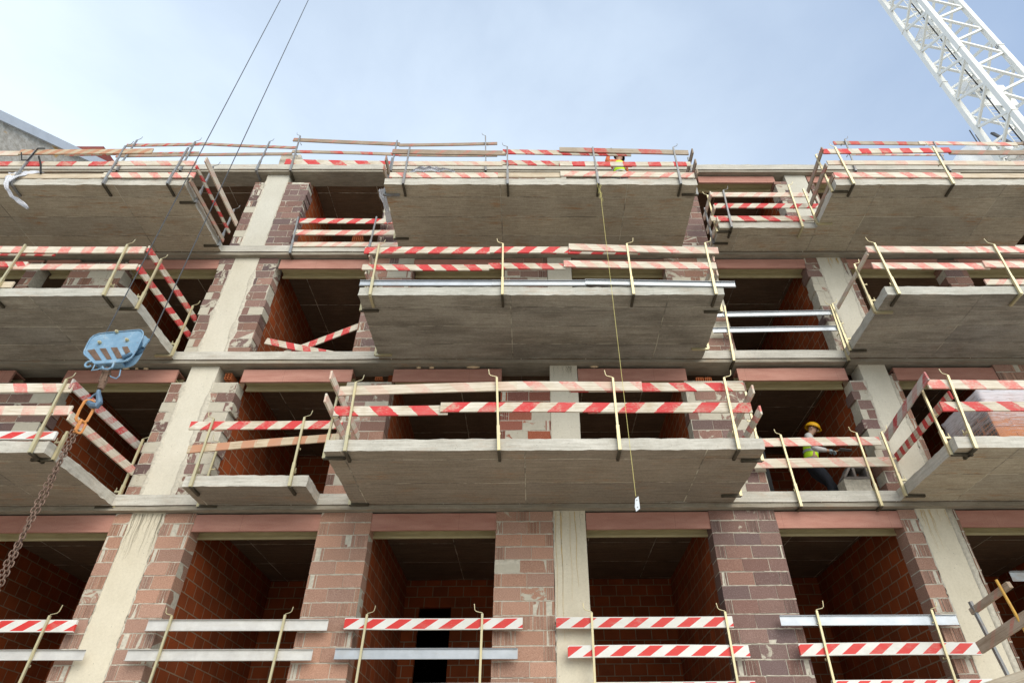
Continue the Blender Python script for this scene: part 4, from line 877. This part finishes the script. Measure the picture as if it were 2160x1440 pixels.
def person(label, base, S):
    p = thing('person', base, label, 'person'); V = Vector
    hip, neck, head, face = V(S['hip']), V(S['neck']), V(S['head']), V(S['face']).normalized()
    pts = []; ed = []
    def add(q, r, to=None):
        pts.append((*q, r)); i = len(pts)-1
        if to is not None: ed.append((to, i))
        return i
    h = add(hip, (.14, .11)); w_ = add(hip.lerp(neck, .35), (.125, .10), h); c = add(hip.lerp(neck, .72), (.15, .115), w_); n = add(neck, .055, c); j = add(neck.lerp(head, .5), .052, n)
    upv_ = (head-neck).normalized()
    a = add(head-upv_*.045+face*.018, (.070, .078), j); b = add(head+upv_*.05, (.078, .09), a); add(head+upv_*.105-face*.005, (.05, .055), b)
    sh = {}
    for arm in S['arms']:
        s0, e0, w0 = map(V, arm[:3]); q = add(s0, .058, c); q2 = add(e0, .044, q); q3 = add(w0, .030, q2); d = (w0-e0).normalized(); pm = add(w0+d*.055, (.036, .022), q3); 
    for leg in S['legs']:
        q = add(leg[0], .09, h); q = add(leg[1], .062, q); q = add(leg[2], .045, q); add(V(leg[2])+V(leg[3])*.2+V((0, 0, -.02)), .04, q)
    skin('body', pts, ed, SKIN, p, 1)
    # fingers and thumb
    side = face.cross(V((0, 0, 1))).normalized()
    for arm in S['arms']:
        e0, w0 = V(arm[1]), V(arm[2]); d = (w0-e0).normalized(); ac = d.cross(V((0, 0, 1))); ac = ac.normalized() if ac.length > .1 else V((1, 0, 0)); dn = ac.cross(d).normalized()
        if dn.z > 0: dn = -dn
        for i, l in enumerate((.062, .074, .080, .068)):
            b0 = w0+d*.085+ac*((i-1.5)*.018); m_ = skin('finger', [(*b0, .0095), (*(b0+d*l*.4+dn*.012), .009), (*(b0+d*l*.65+dn*.035), .0085), (*(b0+d*l*.6+dn*.058), .007)], [(0, 1), (1, 2), (2, 3)], S['glove'], p, 1)
        b0 = w0+d*.035-ac*.03; skin('thumb', [(*b0, .012), (*(b0+d*.035-ac*.02+dn*.01), .010), (*(b0+d*.06-ac*.008+dn*.03), .009)], [(0, 1), (1, 2)], S['glove'], p, 1)
        skin('glove', [(*w0, .034), (*(w0+d*.05), (.044, .028)), (*(w0+d*.09), (.040, .024))], [(0, 1), (1, 2)], S['glove'], p, 1)
    # face: nose, ears, eyes, mouth
    m = MB(); f = head+face*.085
    m.tube([f+upv_*.03, f-upv_*.015+face*.028, f-upv_*.03+face*.004], [.009, .014, .010], 6)
    for s_ in (-1, 1): m.tube([head+side*s_*.078+upv_*.025, head+side*s_*.092, head+side*s_*.078-upv_*.03], [.008, .012, .008], 6)
    m.build('nose_and_ears', SKIN, p, smooth=True)
    m = MB()
    for s_ in (-1, 1): m.tube([f+side*s_*.032+upv_*.028-face*.012, f+side*s_*.032+upv_*.028-face*.002], .010, 8)
    m.build('eyes', simple('eye', (.06, .04, .03), .3), p)
    m = MB(); m.tube([f-upv_*.055-side*.025-face*.008, f-upv_*.058, f-upv_*.055+side*.025-face*.008], .005, 5); m.build('mouth', simple('lips', (.35, .13, .10), .5), p)
    # clothing
    T = S['trousers']; hp = [(*hip, (.155, .125)), (*(hip+V((0, 0, .08))), (.15, .12))]; he = [(0, 1)]
    for leg in S['legs']:
        i = len(hp); l0, l1, l2 = V(leg[0]), V(leg[1]), V(leg[2]); hp += [(*l0, .105), (*l0.lerp(l1, .55), .095), (*l1, .078), (*l1.lerp(l2, .5), .07), (*l2, .066)]; he += [(0, i), (i, i+1), (i+1, i+2), (i+2, i+3), (i+3, i+4)]
    skin('trousers', hp, he, T, p, 1)
    for leg in S['legs']:
        l2 = V(leg[2]); d = V(leg[3]); skin('boot', [(*(l2+V((0, 0, .04))), .058), (*(l2+V((0, 0, -.035))), .058), (*(l2+d*.12+V((0, 0, -.05))), .05), (*(l2+d*.21+V((0, 0, -.055))), .04)], [(0, 1), (1, 2), (2, 3)], simple('boot', (.05, .035, .025), .7), p, 1)
    hp = [(*hip.lerp(neck, .72), (.165, .13)), (*hip.lerp(neck, .4), (.145, .115)), (*hip.lerp(neck, .93), (.085, .08))]; he = [(0, 1), (0, 2)]
    for arm in S['arms']:
        i = len(hp); s0, e0, w0 = map(V, arm[:3]); hp += [(*s0, .072), (*s0.lerp(e0, .5), .062), (*e0, .056), (*e0.lerp(w0, .5), .048), (*w0.lerp(e0, .08), .042)]; he += [(0, i), (i, i+1), (i+1, i+2), (i+2, i+3), (i+3, i+4)]
    skin('shirt', hp, he, S['shirt'], p, 1)
    vp = [(*(hip+V((0, 0, .04))), (.168, .138)), (*hip.lerp(neck, .35), (.158, .13)), (*hip.lerp(neck, .66), (.178, .143)), (*hip.lerp(neck, .86), (.14, .11))]
    skin('vest', vp, chainpts(vp), HIVIS, p, 2)
    d = (neck-hip).normalized()
    for t_, r_ in ((.12, .1), (.42, .1)):
        c_ = hip.lerp(neck, t_); m = MB(); ring = []
        vv = side; ff = d.cross(side).normalized(); N_ = 28; rx, ry = S.get('band', (.156, .132))
        for kz in (-.024, .024):
            for k in range(N_): a_ = 2*math.pi*k/N_; ring.append(c_+side*rx*math.cos(a_)+ff*ry*math.sin(a_)+d*kz)
        m.add(ring, [(k, (k+1) % N_, N_+(k+1) % N_, N_+k) for k in range(N_)]); m.build('reflective_band', REFL, p)
    # helmet
    hc = head+upv_*.030; m = MB(); vs = []; fs = []; N_ = 20
    tilt = upv_*.97-face*.1; tilt.normalize(); fx = (face-tilt*face.dot(tilt)).normalized(); sx = fx.cross(tilt)
    rows = [(0, 1.0), (.25, .985), (.5, .89), (.72, .72), (.88, .48), (.97, .22)]
    for zz, rr in rows:
        for k in range(N_): a_ = 2*math.pi*k/N_; vs.append(hc+fx*(.130*rr*math.cos(a_))+sx*(.108*rr*math.sin(a_))+tilt*(zz*.125))
    vs.append(hc+tilt*.125); fs = [(i*N_+k, i*N_+(k+1) % N_, (i+1)*N_+(k+1) % N_, (i+1)*N_+k) for i in range(len(rows)-1) for k in range(N_)]+[((len(rows)-1)*N_+k, (len(rows)-1)*N_+(k+1) % N_, len(vs)-1) for k in range(N_)]
    b0 = len(vs)
    for q, z_ in ((1.0, 0), (1.05, -.008)):
        for k in range(N_): a_ = 2*math.pi*k/N_; ex = 1+(.20 if q > 1 else 0)*max(0, math.cos(a_))**2; vs.append(hc+fx*(.130*q*ex*math.cos(a_))+sx*(.108*q*math.sin(a_))+tilt*z_)
    fs += [(b0+k, b0+(k+1) % N_, b0+N_+(k+1) % N_, b0+N_+k) for k in range(N_)]
    m.add(vs, fs); hm = m.build('helmet', S['helmet'], p, smooth=True); hm.modifiers.new('t', 'SOLIDIFY').thickness = .004
    return p
DK = simple('dark_work_trousers', (.022, .024, .032), .9, 0, .3, 10, .3)
w1 = person('worker in yellow helmet, grey shirt and lime vest bending over a trowel in the bay', (5.15, .6, TOP[1]), dict(
    hip=(4.97, .60, 6.74), neck=(5.06, .58, 7.29), head=(5.15, .57, 7.44), face=(.85, -.35, -.30),
    arms=[((4.95, .38, 7.23), (4.92, .24, 6.88), (5.16, .27, 6.85)), ((5.06, .80, 7.20), (5.16, .86, 6.90), (5.38, .74, 6.86))],
    legs=[((4.98, .52, 6.67), (5.12, .46, 6.38), (5.15, .55, 5.99), (.9, -.2, 0)), ((5.0, .70, 6.66), (5.27, .68, 6.38), (5.36, .80, 5.99), (.9, .2, 0))],
    trousers=DK, shirt=simple('grey_shirt', (.52, .50, .48), .9, 0, .15, 12, .3), glove=simple('grey_glove', (.30, .36, .40), .8), helmet=simple('yellow_helmet', (.80, .42, .015), .35)))
tr = thing('trowel', (5.36, .27, 6.84), 'small steel trowel with wooden handle in the hand of the worker', 'trowel')
m = MB(); m.tube([(5.20, .275, 6.835), (5.33, .27, 6.84)], .013, 8); m.build('handle', M['W'] if False else simple('trowel_wood', (.35, .2, .1), .7), tr)
m = MB(); m.tube([(5.33, .27, 6.84), (5.37, .27, 6.87)], .005, 6); m.prism([(5.36, .22, 6.87), (5.36, .32, 6.87), (5.56, .31, 6.85), (5.58, .27, 6.845), (5.56, .23, 6.85)], (0, 0, .003)); m.build('blade', M['steel'], tr)
w2 = person('worker in lime vest with a raised orange sleeve behind the top middle guardrail', (1.85, -1.2, TOP[3]), dict(
    hip=(1.86, -1.2, 12.50), neck=(1.87, -1.2, 13.02), head=(1.90, -1.2, 13.18), face=(.6, .75, -.2),
    arms=[((1.70, -1.22, 12.98), (1.60, -1.30, 12.86), (1.66, -1.34, 13.10)), ((2.02, -1.15, 12.96), (2.05, -.98, 12.75), (1.95, -.85, 12.9))],
    legs=[((1.77, -1.2, 12.42), (1.76, -1.22, 12.02), (1.75, -1.18, 11.66), (.3, .9, 0)), ((1.95, -1.2, 12.42), (1.97, -1.2, 12.02), (1.98, -1.14, 11.66), (.4, .9, 0))],
    trousers=DK, shirt=simple('orange_sleeves', (.60, .15, .06), .8, 0, .1), glove=simple('dark_glove', (.04, .04, .05), .8), helmet=simple('dark_cap', (.05, .045, .06), .6)))
# ================================================================== PLASTIC SHEETS
def film_mat(name, c=(.80, .81, .86), tr_=.35):
    t = NT(name); n = t.noise(t.map(t.co, (7, 7, 18)), 1, 5, .7, 1)
    t.b.inputs['Transmission Weight'].default_value = tr_; t.b.inputs['IOR'].default_value = 1.2
    return t.out(c, .28, 0, t.bump(n, .9, .02), .5)
FILM = film_mat('translucent_film')
def sheet(name, label, rows, seed, cat='plastic sheet', amp=.02):
    """rows: list of (left point, right point); ruled between with folds"""
    random.seed(seed); n = 14; vs = []; R_ = []
    for i in range(len(rows)-1):
        for q in range(4): R_.append((Vector(rows[i][0]).lerp(Vector(rows[i+1][0]), q/4), Vector(rows[i][1]).lerp(Vector(rows[i+1][1]), q/4)))
    R_.append((Vector(rows[-1][0]), Vector(rows[-1][1])))
    for i, (a, b) in enumerate(R_):
        for k in range(n+1):
            p = a.lerp(b, k/n); nv = noise.noise_vector(p*4+Vector((seed, 0, 0))); p = p+nv*amp*2+Vector((0, math.sin(k*1.5+i*.3)*amp, 0)); vs.append(p)
    m = MB(); m.add(vs, [(i*(n+1)+k, i*(n+1)+k+1, (i+1)*(n+1)+k+1, (i+1)*(n+1)+k) for i in range(len(R_)-1) for k in range(n)])
    o_ = m.build(name, FILM, None, smooth=True); o_.modifiers.new('t', 'SOLIDIFY').thickness = .0012
    return tag(o_, label, cat, 'loose plastic sheets')
Y3 = -1.95
sheet('plastic_sheet', 'white plastic sheet draped on the top left guardrail with a tail hanging under the slab', [(PY(18, 362, -1.80), PY(92, 364, -1.80)), (PY(8, 374, -1.93), PY(40, 372, -1.93)), (PY(8, 388, -1.97), PY(20, 384, -1.97)), (PY(11, 400, -1.97), PY(18, 398, -1.97)), (PY(26, 420, -1.97), PY(32, 415, -1.97)), (PY(40, 432, -1.97), PY(50, 424, -1.97)), (PY(60, 440, -1.97), PY(62, 436, -1.97))], 5)
sheet('plastic_sheet', 'white plastic strip hanging at the left end of the top middle balcony', [(PY(797, 401, -1.5), PY(810, 399, -1.5)), (PY(800, 415, -1.4), PY(815, 415, -1.4)), (PY(808, 428, -1.3), PY(818, 425, -1.3)), (PY(812, 450, -1.1), PY(822, 448, -1.1)), (PY(814, 470, -.9), PY(827, 468, -.9))], 6)
sheet('plastic_sheet', 'bluish plastic sheet arched behind the boards of the top middle guardrail', [(PY(858, 363, -1.78), PY(960, 361, -1.78)), (PY(868, 356, -1.78), PY(955, 355, -1.78)), (PY(885, 352, -1.75), PY(935, 353, -1.75))], 8)
bt = thing('black_strap', tuple(PY(80, 320, -1.9)), 'black strap knotted round the leaning post of the top left guardrail', 'strap')
m = MB(); m.tube([PY(*q, -1.93) for q in ((45, 322), (46, 338), (58, 338), (72, 322), (80, 313), (95, 313))], .012, 5); m.tube([PY(*q, -1.9) for q in ((82, 330), (86, 345), (86, 366))], .018, 5); m.build('strap_loop', M['black'], bt)
# ================================================================== BRICK PACK
bp = thing('brick_pack', (7.9, -.8, TOP[1]), 'film wrapped pack of orange hollow bricks behind the lower right guardrail', 'brick pack')
ob_ = simple('orange_brick', (.62, .24, .09), .8, 0, .25, 7, .3); random.seed(4)
m = MB(); px0, px1, py0, py1 = 7.06, 8.5, -1.22, -.15
for r_ in range(5):
    for i in range(5):
        for k in range(4):
            x = px0+i*.285; y = py0+k*.265; z = TOP[1]+.13+r_*.205; m.box(x+.003, x+.28, y+.003, y+.26, z+.003, z+.20, 0, None, .003)
stk = m.build('brick_stack', ob_, bp)
m = MB()
for r_ in range(5):
    for k in range(4):
        for a in range(4):
            for b in range(3): y = py0+k*.265+.03+a*.055; z = TOP[1]+.13+r_*.205+.025+b*.058; m.box(px0-.002, px0+.01, y, y+.04, z, z+.042)
sub(m.build('brick_holes', M['dark']), stk)
m = MB()
for y in (py0+.02, py0+.5, py1-.12): m.box(px0, px1, y, y+.09, TOP[1]+.004, TOP[1]+.10)
m.box(px0, px1, py0, py1, TOP[1]+.10, TOP[1]+.125); m.build('pallet', simple('pallet_wood', (.45, .33, .2), .85), bp)
t = NT('pack_film'); s_ = t.n('ShaderNodeSeparateXYZ'); t.L(t.co, s_.inputs[0])
nn = t.noise(t.map(t.co, (2, 2, 26)), 1.3, 6, .75, 1.5); tb = t.n('ShaderNodeBsdfTransparent'); ms = t.n('ShaderNodeMixShader')
hgt = t.n('ShaderNodeMapRange'); hgt.inputs['From Min'].default_value = TOP[1]+.3; hgt.inputs['From Max'].default_value = TOP[1]+1.1; hgt.inputs['To Min'].default_value = -.12; hgt.inputs['To Max'].default_value = .30; t.L(s_.outputs[2], hgt.inputs['Value'])
t.L(t.ramp(t.math('ADD', nn, hgt.outputs[0]), [(.46, .06), (.78, .75)]), ms.inputs[0]); t.out((.78, .76, .80), .3, 0, t.bump(nn, .9, .02), .5)
t.L(tb.outputs[0], ms.inputs[1]); t.L(t.b.outputs[0], ms.inputs[2]); t.L(ms.outputs[0], t.t.nodes['Material Output'].inputs[0])
m = MB(); m.rough(px0-.012, px1+.0, py0-.012, py1+.012, TOP[1]+.12, TOP[1]+1.20, .09, .012); m.build('wrapping_film', t.mat, bp, smooth=True)
# ================================================================== HOLLOW BRICKS left on the pier tops
def hollow(px, py, y, label, nx=2, wdt=.12, hgt=.13, ln=.28, yaw=0):
    c = PY(px, py, y); m = MB(); t_ = .010; ny = max(2, int(round(hgt/.05)))
    for i in range(nx+1): x = c.x-wdt/2+i*(wdt-t_)/nx; m.box(x, x+t_, y, y+ln, c.z, c.z+hgt)
    for k in range(ny+1): z = c.z+k*(hgt-t_)/ny; m.box(c.x-wdt/2+t_, c.x+wdt/2-t_, y+.001, y+ln, z, z+t_)
    m.box(c.x-wdt/2+t_, c.x+wdt/2-t_, y+ln-.02, y+ln-.005, c.z+t_, c.z+hgt-t_, 1)
    tag(m.build('hollow_brick', [CL, M['dark']], None), label, 'hollow brick', 'hollow clay bricks left lying on the walls')
CL = simple('hollow_clay', (.42, .12, .04), .85, 0, .3, 12, .4)
hollow(479, 799, .10, 'small hollow clay brick on the pier right of the left column', 2)
hollow(798, 801, .10, 'half hidden hollow brick on the pier left of the lower middle balcony', 3, .13, .07)
hollow(1478, 808, .08, 'left one of two hollow clay bricks above the lower middle guardrail', 3, .14, .13); hollow(1496, 808, .09, 'right one of two hollow clay bricks above the lower middle guardrail', 3, .12, .13)
for i, (a, b, n_, w_, h_) in enumerate([(752, 503, 5, .24, .22), (778, 508, 4, .22, .08)]): hollow(a, b+8, .9, ['upright hollow brick behind the open top bay rails', 'flat hollow brick beside the upright one in the open top bay'][i], n_, w_, h_)
q = PY(1790, 1040, .18); m = MB(); x0_, z0_ = q.x, TOP[1]+.34
bb = thing('broken_block', (x0_, .3, TOP[1]), 'grey broken hollow block on a low stack by the pier right of the worker', 'block')
m = MB(); m.rough(x0_-.02, x0_+.42, .16, .42, TOP[1]+.001, z0_-.002, .1, .012); m.build('rubble_base', M['mortar'], bb)
m = MB(); m.box(x0_, x0_+.44, .15, .40, z0_, z0_+.035, j=.006); m.box(x0_+.18, x0_+.22, .15, .40, z0_+.036, z0_+.20, j=.004); m.box(x0_+.40, x0_+.44, .15, .40, z0_+.036, z0_+.20, j=.004); m.box(x0_+.12, x0_+.44, .15, .40, z0_+.201, z0_+.235, j=.008)
m.bar((x0_+.01, .27, z0_+.03), (x0_+.15, .27, z0_+.22), .25, .035); m.build('shell', simple('grey_block', (.24, .21, .19), .95, 0, .3, 25, .5), bb)
# ================================================================== NEIGHBOURING HOUSE (left)
nb = thing('neighbour_house', (-18, 4, 0), 'neighbouring house with lichen spotted rendered gable and pale metal verge at the left', 'house')
t = NT('lichen_render'); a1 = t.noise(t.co, .9, 8, .72, .6); a2 = t.noise(t.co, 7, 6, .75); a3 = t.noise(t.map(t.co, (1, 1, 1), (4, 2, 9)), .8, 6, .7)
c_ = t.mix(t.ramp(a1, [(.35, 0), (.65, 1)]), (.34, .31, .27), (.56, .52, .46)); c_ = t.mix(t.ramp(a2, [(.42, .7), (.6, 0)]), c_, (.24, .21, .17)); c_ = t.mix(t.ramp(a3, [(.58, 0), (.63, .9)]), c_, (.44, .24, .06))
lich = t.out(c_, .95, 0, t.bump(a2, .6, .02))
g1 = PX(-60, 207, -14.0); g2 = PX(160, 312, -14.0); sl = (g2.z-g1.z)/(g2.y-g1.y)
def gz(y): return g1.z+sl*(y-g1.y)
ya, yb_ = -1.5, 14.0
m = MB(); lo_, hi_ = (ya, yb_)
m.prism([(-14.0, ya, 0), (-14.0, yb_, 0), (-14.0, yb_, gz(yb_)-.30), (-14.0, ya, gz(ya)-.30)], (-8, 0, 0)); m.build('gable_wall', lich, nb)
m = MB(); m.prism([(-13.9, ya, gz(ya)-.32), (-13.9, yb_, gz(yb_)-.32), (-13.9, yb_, gz(yb_)), (-13.9, ya, gz(ya))], (-8.1, 0, 0)); m.build('roof_verge', simple('pale_metal_verge', (.52, .54, .57), .5, .3, .15, 3), nb)
q = PX(212, 312, -14.0)
nb2 = thing('red_gable', (-16, q.y, 0), 'dark red roof tip showing above the boards beside the neighbouring gable', 'house roof')
a_, b_ = PX(196, 345, -15.0), PX(219, 309, -15.0); c2_ = PX(245, 345, -15.0); m = MB(); m.prism([a_, b_, c2_], (-3, 0, 0)); m.prism([Vector((a_.x, a_.y, 0)), a_, c2_, Vector((c2_.x, c2_.y, 0))], (-3, 0, 0)); m.build('red_roof', simple('red_tile', (.25, .06, .045), .8, 0, .3, 5), nb2)
